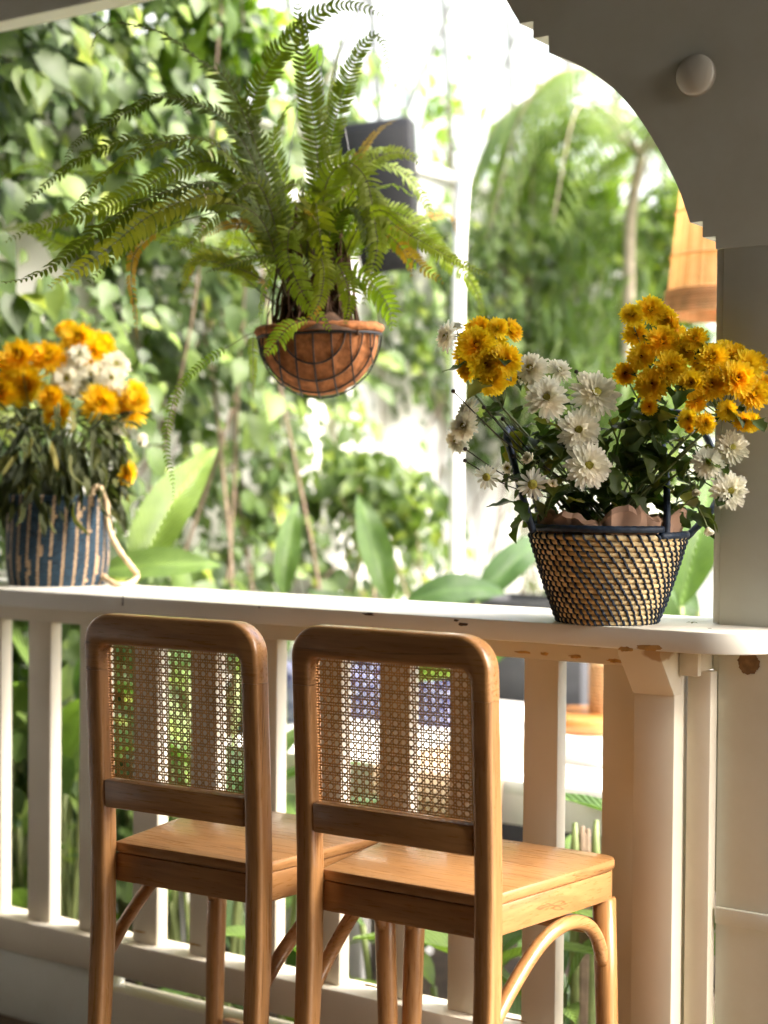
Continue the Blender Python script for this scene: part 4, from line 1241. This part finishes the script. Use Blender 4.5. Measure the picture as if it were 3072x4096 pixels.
tc_ = N(nt_, 'TexCoord'); sp_ = N(nt_, 'SeparateXYZ'); nt_.links.new(tc_.outputs['Object'], sp_.inputs[0])
ab_ = N(nt_, 'Math', operation='ABSOLUTE'); nt_.links.new(sp_.outputs[0], ab_.inputs[0])
mu_ = N(nt_, 'Math', operation='MULTIPLY'); nt_.links.new(ab_.outputs[0], mu_.inputs[0]); mu_.inputs[1].default_value = -1.6
ad_ = N(nt_, 'Math', operation='ADD'); nt_.links.new(mu_.outputs[0], ad_.inputs[0]); nt_.links.new(sp_.outputs[1], ad_.inputs[1])
m3_ = N(nt_, 'Math', operation='MULTIPLY'); nt_.links.new(ad_.outputs[0], m3_.inputs[0]); m3_.inputs[1].default_value = 150.0
sn_ = N(nt_, 'Math', operation='SINE'); nt_.links.new(m3_.outputs[0], sn_.inputs[0])
mid_ = ramp(nt_, [(0.0, (1.5, 1.45, 1.3)), (0.010, (1.4, 1.4, 1.2)), (0.016, (1, 1, 1))]); nt_.links.new(ab_.outputs[0], mid_.inputs[0])
bp_ = N(nt_, 'Bump', Strength=0.5, Distance=0.004); nt_.links.new(sn_.outputs[0], bp_.inputs['Height'])
pb_ = nt_.nodes['Principled BSDF']; nt_.links.new(bp_.outputs[0], pb_.inputs['Normal'])
src_ = pb_.inputs['Base Color'].links[0].from_socket
cc_ = mix(nt_, 1.0, src_, mid_.outputs[0], 'MULTIPLY'); nt_.links.new(cc_, pb_.inputs['Base Color'])
M['bark'] = plain('vine_bark', (0.20, 0.145, 0.10), 0.9, 0.3, 30, 0.4)
M['trunk'] = plain('palm_trunk', (0.30, 0.25, 0.17), 0.85, 0.25, 20, 0.4)
HL_ = []
for i in range(4):
    tm = heart_leaf(i * 2.1, U(0.36, 0.46)); me = tm.mesh('leaf'); me.materials.append(M['vine']); HL_.append(me)
HT = heart_leaf(1.0)

def vine(label, y0, y1, z0, z1, nobj, nstuff, size, thick, gapn, seed, group='climbing vines on the white garden wall'):
    r = random.Random(seed)
    t = thing('climbing_vine', (WX + 0.05, (y0 + y1) / 2, -0.25), label, 'vine', group)
    def spot():
        for _ in range(60):
            y, z = r.uniform(y0, y1), r.uniform(z0, z1)
            q = noise.noise(Vector((y * 1.15, z * 1.15, seed))) + 0.5 * noise.noise(Vector((y * 3.1, z * 3.1, seed + 4)))
            if q > gapn + r.uniform(-0.15, 0.15): return y, z
        return y, z
    for k in range(7):          # woody stems
        y = r.uniform(y0, y1); x = WX + 0.02
        pts = [Vector((x + r.uniform(0.01, 0.06), y, -0.25))]
        for s in range(6):
            pts.append(Vector((x + r.uniform(0.01, 0.09), pts[-1].y + r.uniform(-0.55, 0.55), pts[-1].z + (z1 + 0.25) / 6.0)))
        mb = MB(); mb.tube(spline(pts, 30), [0.007 * (1 - 0.6 * i / 30) * r.uniform(0.8, 1.3) for i in range(31)], 6)
        mb.build('stem', M['bark'], t)
    def leaf():
        y, z = spot()
        x = WX + 0.03 + thick * r.random() ** 1.4
        d = Vector((r.uniform(0.0, 0.7), r.uniform(-0.8, 0.8), r.uniform(-1.1, -0.1)))
        up = Vector((1.0, r.uniform(-0.7, 0.5), r.uniform(0.0, 1.0)))
        return Vector((x, y, z)), d, up, size[0] * 0.7 + (size[1] * 1.2 - size[0] * 0.7) * r.random() ** 1.7, min(1, max(0, r.gauss(0.42, 0.26)))
    for i in range(nobj):
        loc, d, up, s, rn = leaf()
        loc.x += thick * 0.12
        x, y, z = frame_from(d, up)
        place('leaf', r.choice(HL_), t, loc, z, y, s)
    if nstuff:
        scatter('leaf_mass', HT, [leaf() for _ in range(nstuff)], M['vine_a'], t)
    return t
vine('dense dark climbing vine at the left edge of the garden wall', 3.2, 4.45, 0.0, 3.4, 295, 4600, (0.045, 0.098), 0.65, -0.34, 21)
vine('leafy climbing vine on the wall behind the fern', 4.4, 5.6, 0.1, 3.1, 260, 1900, (0.04, 0.085), 0.42, -0.04, 22)
vine('thinner climbing vine on the white wall between the chairs and fern', 5.5, 7.0, 0.1, 2.6, 240, 1250, (0.035, 0.078), 0.38, 0.08, 23)
vine('sparse climbing vine on the white wall behind the pipe post', 6.9, 9.0, 0.0, 2.1, 160, 850, (0.04, 0.08), 0.38, 0.12, 24)

# white shade cloth on pipe hoops above the walls
M['cloth_screen'] = leafy('shade_cloth', [(0, (0.86, 0.87, 0.86)), (1, (0.86, 0.87, 0.86))], 0.5, 0.9, tmul=(1, 1, 1))
t = thing('shade_cloth', (WX - 0.4, 6, 2.6), 'pale shade cloth stretched high behind the garden wall', 'shade cloth')
mb = MB(); ny, nz = 24, 10; vs = []
for i in range(nz + 1):
    u = i / nz
    for j in range(ny + 1):
        vs.append((WX - 0.45 + 2.6 * u ** 2.2, 1.0 + 10.6 * j / ny, 1.5 + 4.6 * math.sin(u * math.pi / 2) + 0.03 * math.sin(j * 1.7)))
mb.add(vs, [(i * (ny + 1) + j, i * (ny + 1) + j + 1, (i + 1) * (ny + 1) + j + 1, (i + 1) * (ny + 1) + j) for i in range(nz) for j in range(ny)])
mb.build('side_sheet', M['cloth_screen'], t)
mb = MB(); nx = 20; vs = []
for i in range(nz + 1):
    for j in range(nx + 1):
        vs.append((WX - 0.45 + 12.0 * j / nx, 11.6 + 0.03 * math.sin(j * 1.3), 0.8 + 5.3 * i / nz))
mb.add(vs, [(i * (nx + 1) + j, i * (nx + 1) + j + 1, (i + 1) * (nx + 1) + j + 1, (i + 1) * (nx + 1) + j) for i in range(nz) for j in range(nx)])
mb.build('end_sheet', M['cloth_screen'], t)
t = thing('wire_lattice', (WX, 7.5, 2.8), 'thin grey wire lattice crossing diagonally against the bright cloth', 'lattice')
for k in range(22):
    for sg in (-1, 1):
        mb = MB()
        y = 3.6 + 0.62 * k
        a = Vector((WX - 0.10, y, 2.79)); b = Vector((WX + 1.35, y + sg * 1.7, 5.7))
        mb.tube(spline([a, a.lerp(b, 0.5) + Vector((-0.30, 0, 0.35)), b], 8), 0.015, 5)
        mb.build('wire', M['net'], t)
t = thing('pipe_hoop', AD(985, 1250, 5.9), 'white painted pipe post bending into a hoop overhead', 'post')
pp = [AD(983, 1500, 5.9), AD(985, 1250, 5.9), AD(987, 900, 5.9), AD(990, 620, 5.9), AD(998, 430, 5.9), AD(1025, 215, 5.9), AD(1090, 0, 5.9), AD(1180, -170, 5.9), AD(1330, -330, 5.9)]
mb = MB(); mb.tube(spline(pp, 60), 0.025, 14); mb.build('pipe', M['pipe'], t)
pb = pp[0]; mb = MB(); mb.tube([pb, Vector((pb.x, pb.y, -0.26))], 0.025, 14); mb.build('foot', M['pipe'], t)

# loudspeaker on the wall
sc_ = AD(828, 410, 5.9)
t = thing('loudspeaker', sc_, 'black loudspeaker mounted on the garden wall behind the fern', 'speaker')
fr = Matrix.Rotation(math.radians(28), 4, 'Z') @ Matrix.Rotation(math.radians(8), 4, 'X') @ Matrix.Rotation(math.radians(-6), 4, 'Y')
def spk(v):
    k = 1.0 - 0.22 * (0.22 - v.z) / 0.44
    return sc_ + (fr.to_3x3() @ Vector((v.x * k, v.y, v.z)))
box_obj('cabinet', (-0.135, -0.12, -0.30), (0.135, 0.13, 0.24), M['black'], t, 0.012, 3, warp=spk)
box_obj('grille', (-0.115, -0.126, -0.27), (0.115, -0.1205, 0.21), M['grille'], t, 0.004, warp=spk)
mb = MB(); mb.tube([spk(Vector((0, 0.13, -0.05))), spk(Vector((0, 0.24, -0.10))), Vector((WX - 0.01, spk(Vector((0, 0.24, 0))).y, sc_.z - 0.25))], 0.018, 8); mb.build('mount', M['black'], t)

# bamboo and leafy shrubs at the far right
LT, HT2 = lance_leaf(0.055, 0.55), heart_leaf(0.4, 0.36)
def shrub(name, label, cat, cx, cy, d, rx, ry, n, tmpl, mat_, size, seed, stems=7, dr=0.6, group=None, hang=0.3):
    r = random.Random(seed)
    c = AD(cx, cy, d); s = PXS(d)
    t = thing(name, Vector((c.x, c.y, -0.25)), label, cat, group)
    tips = []
    for k in range(stems):
        e = c + RIGHT * r.uniform(-0.8, 0.8) * rx * s + FWD * r.uniform(-dr, dr) + Vector((0, 0, r.uniform(-0.2, 0.85) * ry * s))
        b = Vector((c.x + r.uniform(-0.5, 0.5), c.y + r.uniform(-0.5, 0.5), -0.26))
        p = spline([b, b.lerp(e, 0.3) + Vector((r.uniform(-.2, .2), r.uniform(-.2, .2), 0.1)), b.lerp(e, 0.65) + Vector((r.uniform(-.25, .25), r.uniform(-.25, .25), 0.1)), e], 14)
        mb = MB(); mb.tube(p, [0.009 * (1 - 0.7 * i / 14) for i in range(15)], 6); mb.build('stem', M['stem' if 'bamboo' in name else 'bark'], t)
        tips.append(p)
    items = []
    while len(items) < n:
        a, b_, e = r.gauss(0, 0.5), r.gauss(0, 0.5), r.uniform(-1, 1)
        if a * a + b_ * b_ > 1.1: continue
        p = c + RIGHT * a * rx * s + Vector((0, 0, b_ * ry * s)) + FWD * e * dr
        q = noise.noise(p * 2.3 + Vector((seed, 0, 0)))
        if q < -0.12: continue
        dd = Vector((r.uniform(-1, 1), r.uniform(-1, 1), r.uniform(-1, 0.5) - hang))
        items.append((p, dd, Vector((r.uniform(-.5, .5) + 0.4, r.uniform(-.5, .5) - 0.5, 1)), r.uniform(*size), min(1, max(0, r.gauss(0.45 + 0.5 * q, 0.25)))))
    scatter('foliage', tmpl, items, mat_, t)
    return t
shrub('leafy_tree', 'lime green leafy tree top against the bright sky near the arch', 'tree', 1200, 480, 8.4, 190, 140, 1700, HT2, M['lime_a'], (0.045, 0.09), 31)
shrub('bamboo', 'feathery bamboo clump behind the right flower sprays', 'bamboo', 1150, 620, 8.0, 240, 170, 2600, LT, M['bamboo_a'], (0.10, 0.18), 32, 12, hang=0.5)
shrub('bamboo', 'low bamboo thicket behind the straw basket', 'bamboo', 1330, 900, 7.6, 240, 170, 1300, LT, M['bamboo_a'], (0.10, 0.18), 33, 12, hang=0.4)
shrub('leafy_shrub', 'bushy green shrub filling the garden corner beside the pillar', 'shrub', 1440, 680, 8.6, 130, 270, 1900, HT2, M['vine_a'], (0.045, 0.09), 34, 9)
shrub('leafy_shrub', 'grey green shrub low on the white wall left of the pipe post', 'shrub', 740, 1100, 6.3, 220, 120, 420, HT2, M['vine_a'], (0.04, 0.085), 35, 7, 0.3)
shrub('twiggy_creeper', 'light green creeper shoots high against the bright cloth', 'creeper', 1000, 260, 7.8, 240, 200, 90, HT2, M['lime_a'], (0.06, 0.11), 36, 9, 0.3)
shrub('twiggy_creeper', 'bright leafy shoots above the garden wall behind the fern', 'creeper', 470, 90, 5.6, 220, 120, 150, HT2, M['lime_a'], (0.08, 0.15), 37, 6, 0.3)

# palm
pc = AD(1385, 335, 7.4)
t = thing('palm_tree', Vector((pc.x, pc.y, -0.25)), 'slender palm with drooping feathery fronds beside the arch', 'palm')
mb = MB(); mb.tube(spline([AD(1352, 900, 7.4), AD(1358, 650, 7.4), AD(1362, 470, 7.4), pc], 16), [0.030 - 0.006 * i / 16 for i in range(17)], 10)
q = AD(1352, 900, 7.4); mb.tube([Vector((q.x, q.y, -0.26)), q], 0.031, 10); mb.build('trunk', M['trunk'], t)
PL = lance_leaf(0.035, 0.35)
for k in range(13):
    a = 2 * math.pi * k / 13 + U(-.2, .2); L = U(0.8, 1.15)
    o = Vector((math.cos(a), math.sin(a), 0))
    rise = U(0.15, 0.75)
    p = spline([pc, pc + o * L * 0.35 + Vector((0, 0, rise * 0.5)), pc + o * L * 0.75 + Vector((0, 0, rise * 0.25)), pc + o * L + Vector((0, 0, -0.45))], 30)
    mb = MB(); mb.tube(p, [0.010 * (1 - 0.8 * i / 30) for i in range(31)], 5)
    fr_ = mb.build('frond', M['trunk'], t)
    items = []
    for i in range(4, 31):
        tg = (p[min(i + 1, 30)] - p[i - 1]).normalized()
        for sd in (-1, 1):
            b = tg.cross(Vector((0, 0, 1))).normalized() * sd
            items.append((p[i], b + tg * 0.6 + Vector((0, 0, -0.25)), Vector((0, 0, 1)), 0.34 * math.sin(math.pi * (0.15 + 0.8 * i / 30)) + 0.05, U(0, 1)))
    scatter('leaflets', PL, items, M['palm'], fr_)

# rattan lamp shade seen past the arch
rc = AD(1590, 683, 4.7)
t = thing('bamboo_lampshade', rc, 'tapered bamboo slat lampshade hanging past the arch beside the pillar', 'lampshade')
M['bamboo_t'] = leafy('bamboo_slat_lit', [(0, (0.60, 0.38, 0.18)), (0.5, (0.76, 0.52, 0.27)), (1, (0.84, 0.64, 0.38))], 0.55, 0.6, use_attr=True, tmul=(1.0, 0.8, 0.55))
rb = 152 * PXS(4.7)
mb = MB(); nsl = 110
for i in range(nsl):
    a = 2 * math.pi * i / nsl; da = math.pi / nsl * 0.88
    hh = 0.50; rt = rb * 0.74
    vs = []
    for (rr_, z) in ((rb, 0.0), ((rb + rt) / 2, hh / 2), (rt, hh)):
        for s in (-1, 1): vs.append((rc.x + rr_ * math.cos(a + s * da), rc.y + rr_ * math.sin(a + s * da), rc.z + z))
    mb.add(vs, [(0, 1, 3, 2), (2, 3, 5, 4)], 0, U(0, 1))
mb.build('slats', M['bamboo_t'], t, kind='stuff', attr=True)
for z in (0.004, 0.012, 0.020, 0.028, 0.036, 0.044, 0.052, 0.060, 0.068, 0.17, 0.30, 0.496):
    mb = MB(); R_ = rb + (rb * 0.74 - rb) * z / 0.5 + 0.004
    mb.tube([(rc.x + R_ * math.cos(a), rc.y + R_ * math.sin(a), rc.z + z) for a in [i * 2 * math.pi / 48 for i in range(48)]], 0.0045 if z < 0.1 else 0.003, 6, closed=True, rnd=U(0, 1))
    mb.build('hoop', M['bamboo_t'], t, attr=True)
mb = MB(); mb.tube([(rc.x, rc.y, rc.z + 0.48), (rc.x, rc.y, 5.0)], 0.004, 6); mb.build('cord', M['wire_dark'], t)

# canna lilies along the outside of the balustrade
BL = []
for i in range(5):
    tm = broad_leaf(i, U(0.12, 0.17), U(0.15, 0.7)); me = tm.mesh('leaf'); me.materials.append(M['canna']); BL.append(me)
def canna(loc, h, n, label, size=(0.28, 0.45), seed=0):
    r = random.Random(seed)
    t = thing('canna_plant', loc, label, 'plant', 'broad-leaved plants outside the balustrade')
    for k in range(n):
        a = r.uniform(0, 6.28); z = h * r.uniform(0.25, 0.8)
        b = loc + Vector((r.uniform(-.07, .07), r.uniform(-.07, .07), 0))
        e = b + Vector((0.06 * math.cos(a), 0.06 * math.sin(a), z))
        mb = MB(); mb.tube(spline([b, b.lerp(e, 0.5), e], 6), 0.009, 6); mb.build('stem', M['stem'], t)
        d = Vector((math.cos(a) * 0.8, math.sin(a) * 0.8, r.uniform(0.5, 1.7)))
        x, y, zz = frame_from(d, Vector((-math.cos(a), -math.sin(a), 0.7)))
        place('leaf', r.choice(BL), t, e, zz, y, r.uniform(*size))
    return t
WHERE = ['behind the leftmost balusters', 'outside the balustrade below the twine basket', 'between the first balusters and the left chair', 'behind the left chair back', 'outside the rail beyond the left chair seat', 'glimpsed between the two chairs', 'behind the right chair cane back', 'low beyond the right chair seat', 'by the table outside the balusters', 'behind the post under the counter', 'outside the rail below the straw basket', 'deep in the bed left of the bench']
CP = [(-3.62, 3.45, 0.95), (-3.30, 3.30, 0.95), (-3.05, 3.62, 1.05), (-2.72, 3.35, 0.75), (-2.45, 3.30, 0.55), (-2.20, 3.35, 0.48), (-1.95, 3.30, 0.42), (-1.70, 3.35, 0.45), (-1.52, 3.45, 0.55), (-1.28, 3.35, 0.60), (-1.10, 3.60, 0.85), (-3.55, 3.95, 1.15)]
for i, ((x, y, h), w) in enumerate(zip(CP, WHERE)):
    canna(Vector((x, y, -0.25)), h + 0.25, 11 if h > 0.7 else 8, 'broad green-leaved canna plant ' + w, seed=50 + i)
def big_leaf(px, py, d, dirv, size, label, k=0):
    b = AD(px, py, d)
    t = thing('canna_plant', Vector((b.x, b.y, -0.25)), label, 'plant', 'broad-leaved plants outside the balustrade')
    mb = MB(); mb.tube(spline([Vector((b.x + 0.03, b.y, -0.26)), Vector((b.x + 0.01, b.y, b.z * 0.5)), b], 8), 0.010, 6); mb.build('stem', M['stem'], t)
    for s, sz in ((0, 1.0), (1, 0.8), (2, 0.7)):
        d2 = Vector(dirv) if s == 0 else Vector((U(-1, 1), U(-1, 1), U(0.2, 1)))
        x, y, z = frame_from(d2, TOCAM + Vector((0, 0, 0.5)))
        o = place('leaf', BL[(k + s) % 5], t, b - Vector((0, 0, 0.12 * s)), z, y, size * sz)
big_leaf(290, 1260, 4.7, RIGHT * 0.35 + Vector((0, 0, 0.9)), 0.52, 'tall canna with one big upright leaf beside the rope handle', 0)
big_leaf(215, 1235, 4.6, RIGHT * 0.9 + Vector((0, 0, 0.15)), 0.36, 'canna with a leaf lying across the rope handle', 1)
big_leaf(610, 1290, 5.2, Vector((0, 0, 1)) + RIGHT * 0.1, 0.34, 'canna with a dark upright leaf just above the counter middle', 2)
big_leaf(880, 1300, 5.0, RIGHT * 0.8 + Vector((0, 0, 0.28)), 0.36, 'canna with a broad pale leaf arching right above the counter', 3)
big_leaf(840, 1300, 5.2, RIGHT * -0.2 + Vector((0, 0, 0.8)), 0.40, 'canna with narrow upright leaf left of the pipe post foot', 4)
big_leaf(1030, 1300, 5.6, RIGHT * 0.5 + Vector((0, 0, 0.6)), 0.42, 'canna with lime leaves right of the pipe post foot', 0)
big_leaf(1470, 1310, 4.6, RIGHT * 0.25 + Vector((0, 0, 1.0)), 0.55, 'canna with long leaves between the straw basket and pillar', 2)
big_leaf(1510, 1320, 4.9, RIGHT * -0.6 + Vector((0, 0, 0.7)), 0.36, 'short canna with rounded leaves beside the pillar foot', 1)

# terrace furniture glimpsed through the balusters
TZ = 0.55
ty0, ty1 = 3.78, AZ(1100, 1515, TZ).y
tx0, tx1 = -3.15, AZ(1330, 1680, TZ).x + 0.25
t = thing('garden_table', Vector(((tx0 + tx1) / 2, (ty0 + ty1) / 2, -0.25)), 'white plank garden table beyond the balusters', 'table')
npk = 6
for k in range(npk):
    a = ty0 + (ty1 - ty0) * k / npk
    box_obj('plank', (tx0, a + 0.003, TZ - 0.04), (tx1, a + (ty1 - ty0) / npk - 0.003, TZ + U(-0.001, 0.001)), M['table'], t, 0.004)
box_obj('frame', (tx0 + 0.04, ty0 + 0.04, TZ - 0.13), (tx1 - 0.04, ty1 - 0.04, TZ - 0.042), M['table'], t, 0.004)
for (x, y) in ((tx0 + 0.2, ty0 + 0.25), (tx1 - 0.22, ty0 + 0.25), (tx0 + 0.2, ty1 - 0.25), (tx1 - 0.22, ty1 - 0.25)):
    mb = MB(); mb.lathe([(0.001, 0), (0.11, 0), (0.10, 0.3), (0.11, TZ - 0.131 + 0.25)], 24, (x, y, -0.25)); mb.build('leg', M['pot'], t)
rx0, rx1 = AZ(1040, 1650, TZ).x - 0.25, AZ(1150, 1650, TZ).x + 0.05
t = thing('table_runner', (rx0, ty0, TZ), 'beige linen runner hanging over the near table edge', 'runner')
mb = MB(); vs = []; fs = []
prof = [(ty0 + 0.62, TZ + 0.004), (ty0 + 0.3, TZ + 0.004), (ty0 + 0.02, TZ + 0.004), (ty0 - 0.008, TZ - 0.01), (ty0 - 0.012, TZ - 0.10), (ty0 - 0.016, TZ - 0.20)]
for (y, z) in prof:
    for j in range(9): vs.append((rx0 + (rx1 - rx0) * j / 8, y + 0.004 * math.sin(j * 1.3) * (1 if z < TZ - 0.05 else 0), z))
fs = [(i * 9 + j, i * 9 + j + 1, (i + 1) * 9 + j + 1, (i + 1) * 9 + j) for i in range(5) for j in range(8)]
mb.add(vs, fs); mb.build('cloth', M['linen'], t)
mb = MB()
for j in range(40):
    x = rx0 + (rx1 - rx0) * j / 39
    mb.tube([(x, ty0 - 0.017, TZ - 0.20), (x + U(-.004, .004), ty0 - 0.018, TZ - 0.26)], 0.0035, 4)
mb.build('fringe', M['white_cloth'], t, kind='stuff')
bp = AZ(1285, 1592, TZ + 0.001)
t = thing('round_board', bp, 'thick round wooden board on the white garden table', 'board')
mb = MB(); mb.lathe([(0.0, 0.002), (0.165, 0.002), (0.175, 0.012), (0.175, 0.045), (0.168, 0.052), (0.0, 0.052)], 40, bp + FWD * 0.17 - Vector((0, 0, FWD.z * 0.17))); mb.build('disc', M['board'], t)
wp = bp + FWD * 0.17 + RIGHT * 0.055; wp.z = TZ + 0.0535
M['wicker'] = plain('wicker', (0.46, 0.27, 0.13), 0.8, 0.4, 120, 0.6)
M['glass'] = plain('pale_glass', (0.45, 0.55, 0.42), 0.1, 0.05, 10)
t = thing('wicker_vase', wp, 'wicker wrapped glass bottle standing on the round wooden board', 'vase')
mb = MB()
for i in range(14): mb.tube([(wp.x + 0.050 * math.cos(a), wp.y + 0.050 * math.sin(a), wp.z + 0.007 + i * 0.0115) for a in [k * 2 * math.pi / 28 for k in range(28)]], 0.0064, 6, closed=True)
mb.lathe([(0.0, 0.001), (0.048, 0.001), (0.048, 0.165)], 24, wp)
mb.build('wicker_wrap', M['wicker'], t)
mb = MB(); mb.lathe([(0.046, 0.160), (0.044, 0.19), (0.030, 0.215), (0.026, 0.27), (0.029, 0.275)], 24, wp); mb.build('glass_neck', M['glass'], t)
for k in range(5):
    place('sprig_leaf', BL[k], t, wp + Vector((0, 0, 0.26)), Vector((0.3, -0.5, 0.6)), Vector((U(-.8, .8), U(-.8, .8), 1)), U(0.10, 0.18))
np_ = AZ(1262, 1650, TZ + 0.001) + Vector((0, 0, 0.04))
t = thing('napkin_roll', np_, 'white rolled napkin lying on the table near the board', 'napkin')
ax = (TOCAM + RIGHT * 0.9); ax.z = 0; ax.normalize()
s1 = Vector((-ax.y, ax.x, 0)); up = Vector((0, 0, 1))
mb = MB(); n = 90; vs = []
for i in range(n + 1):
    th = i / n * 2 * math.pi * 4; r_ = 0.010 + 0.028 * i / n
    c = s1 * math.cos(th) * r_ + up * math.sin(th) * r_
    vs += [np_ + c - ax * 0.10, np_ + c + ax * 0.10]
mb.add(vs, [(2 * i, 2 * i + 1, 2 * i + 3, 2 * i + 2) for i in range(n)]); mb.build('cloth', M['white_cloth'], t)
# dark planter behind the table
t = thing('planter_box', (-2.9, ty1 + 0.4, -0.25), 'long dark grey planter box behind the white table', 'planter')
px0, px1 = AY(985, 1300, ty1 + 0.15).x, AY(1256, 1450, ty1 + 0.15).x
zt = AY(1100, 1297, ty1 + 0.15).z
box_obj('front_panel', (px0, ty1 + 0.15, -0.25), (px1, ty1 + 0.18, zt), M['grey'], t, 0.004)
box_obj('back_panel', (px0, ty1 + 0.52, -0.25), (px1, ty1 + 0.55, zt), M['grey'], t, 0.004)
for x in (px0, px1 - 0.03): box_obj('side_panel', (x + 0.0005, ty1 + 0.181, -0.25), (x + 0.0295, ty1 + 0.519, zt - 0.001), M['grey'], t, 0.003)
box_obj('soil', (px0 + 0.031, ty1 + 0.182, -0.2), (px1 - 0.031, ty1 + 0.518, zt - 0.05), M['soil'], t, 0)
# bench with indigo cushions
bz = 0.30
t = thing('garden_bench', (-3.3, 4.4, -0.25), 'white slatted garden bench behind the left chair', 'bench')
bx0, bx1, by = -3.75, AD(660, 1600, 4.75).x + 0.03, 4.18
for k in range(4): box_obj('slat', (bx0, by + 0.11 * k, bz - 0.025), (bx1, by + 0.11 * k + 0.10, bz), M['table'], t, 0.004)
for k in range(3): box_obj('back_slat', (bx0, by + 0.46, bz + 0.12 + 0.12 * k), (bx1, by + 0.485, bz + 0.22 + 0.12 * k), M['table'], t, 0.004)
for x in (bx0 + 0.08, bx1 - 0.13):
    box_obj('leg', (x, by + 0.02, -0.25), (x + 0.05, by + 0.07, bz - 0.0255), M['table'], t, 0.003)
    box_obj('leg', (x, by + 0.405, -0.25), (x + 0.05, by + 0.455, bz + 0.46), M['table'], t, 0.003)
def indigo():
    m, nt, b, o = newmat('indigo_cloth')
    tc = N(nt, 'TexCoord')
    nz_ = N(nt, 'TexNoise', Scale=7.0, Detail=5.0, Distortion=1.4); nt.links.new(tc.outputs['Object'], nz_.inputs['Vector'])
    wv = N(nt, 'TexVoronoi', Scale=9.0); wv.feature = 'DISTANCE_TO_EDGE'; nt.links.new(nz_.outputs[1], wv.inputs['Vector'])
    r1 = ramp(nt, [(0.0, (0.72, 0.74, 0.80)), (0.07, (0.14, 0.15, 0.33)), (0.25, (0.030, 0.034, 0.12))]); nt.links.new(wv.outputs[0], r1.inputs[0])
    nt.links.new(r1.outputs[0], b.inputs['Base Color']); b.inputs['Roughness'].default_value = 0.9
    return m
M['indigo'] = indigo()
def cushion(c, yaw_, s, label):
    t = thing('cushion', c, label, 'cushion', 'indigo cushions on the bench')
    mb = MB(); n = 14; vs = []
    Rm = Matrix.Rotation(yaw_, 3, 'Z') @ Matrix.Rotation(math.radians(-14), 3, 'X')
    for sd in (-1, 1):
        for i in range(n + 1):
            for j in range(n + 1):
                u, v = i / n * 2 - 1, j / n * 2 - 1
                pin = 1 - 0.10 * (u * u) * (v * v) * -1 - 0.08 * (1 - abs(u * v))
                th = 0.34 * ((1 - u ** 4) * (1 - v ** 4)) ** 0.6 * (1 + 0.12 * noise.noise(Vector((u * 2.5, v * 2.5, sd))))
                vs.append(c + Rm @ Vector((u * s * pin, sd * th * s * 0.55, v * s * pin)))
    k = (n + 1) ** 2
    fs = [(q * k + i * (n + 1) + j, q * k + i * (n + 1) + j + 1, q * k + (i + 1) * (n + 1) + j + 1, q * k + (i + 1) * (n + 1) + j) for q in (0, 1) for i in range(n) for j in range(n)]
    mb.add(vs, fs); mb.build('cover', M['indigo'], t)
for x, lb in ((AD(285, 1560, 5.0).x, 'leftmost indigo tie-dyed cushion seen through the left chair cane'), (AD(520, 1550, 4.9).x, 'middle indigo tie-dyed cushion on the bench'), (AD(640, 1590, 4.75).x - 0.05, 'right indigo tie-dyed cushion glimpsed between the two chairs')):
    cushion(Vector((x, by + 0.30, bz + 0.215)), U(-0.15, 0.15), 0.22, lb)
# cut stalks by the table
sp = AD(1262, 1835, 3.75)
t = thing('cut_stalks', Vector((sp.x, sp.y, -0.25)), 'trimmed brown and green stalks standing by the table leg', 'plant')
for x, y, m_ in ((1242, 1778, 'stem'), (1258, 1785, 'bark'), (1270, 1790, 'bark'), (1288, 1772, 'stem'), (1264, 1800, 'bark')):
    e = AD(x, y, 3.75); mb = MB(); b = Vector((sp.x + (e.x - sp.x) * 0.4, sp.y + (e.y - sp.y) * 0.4, -0.26))
    mb.tube(spline([b, b.lerp(e, 0.6), e], 8), [0.016, 0.016, 0.016, 0.015, 0.015, 0.014, 0.013, 0.012, 0.006], 7); mb.build('stalk', M[m_], t)

# bits fallen on the counter
for i, (dx, dy, lb) in enumerate(((1495, 1345, 'small dry flower scrap on the counter left of the pillar foot'), (1530, 1358, 'tiny dark crumb on the counter in front of the pillar'))):
    c = AZ(dx, dy, CT + 0.001); t = thing('fallen_petal', c, lb, 'debris')
    mb = MB()
    for k in range(4 - 2 * i):
        a = k * 1.7; petal(mb, 0.001, 0.0, a, 0.5, -0.9, 0.010 if i == 0 else 0.005, 0.0022, 0.3)
    mb.v = [tuple(Vector(v) + c) for v in mb.v]; mb.build('scrap', M['bud_dark'] if i else M['leaf_wilt'], t)
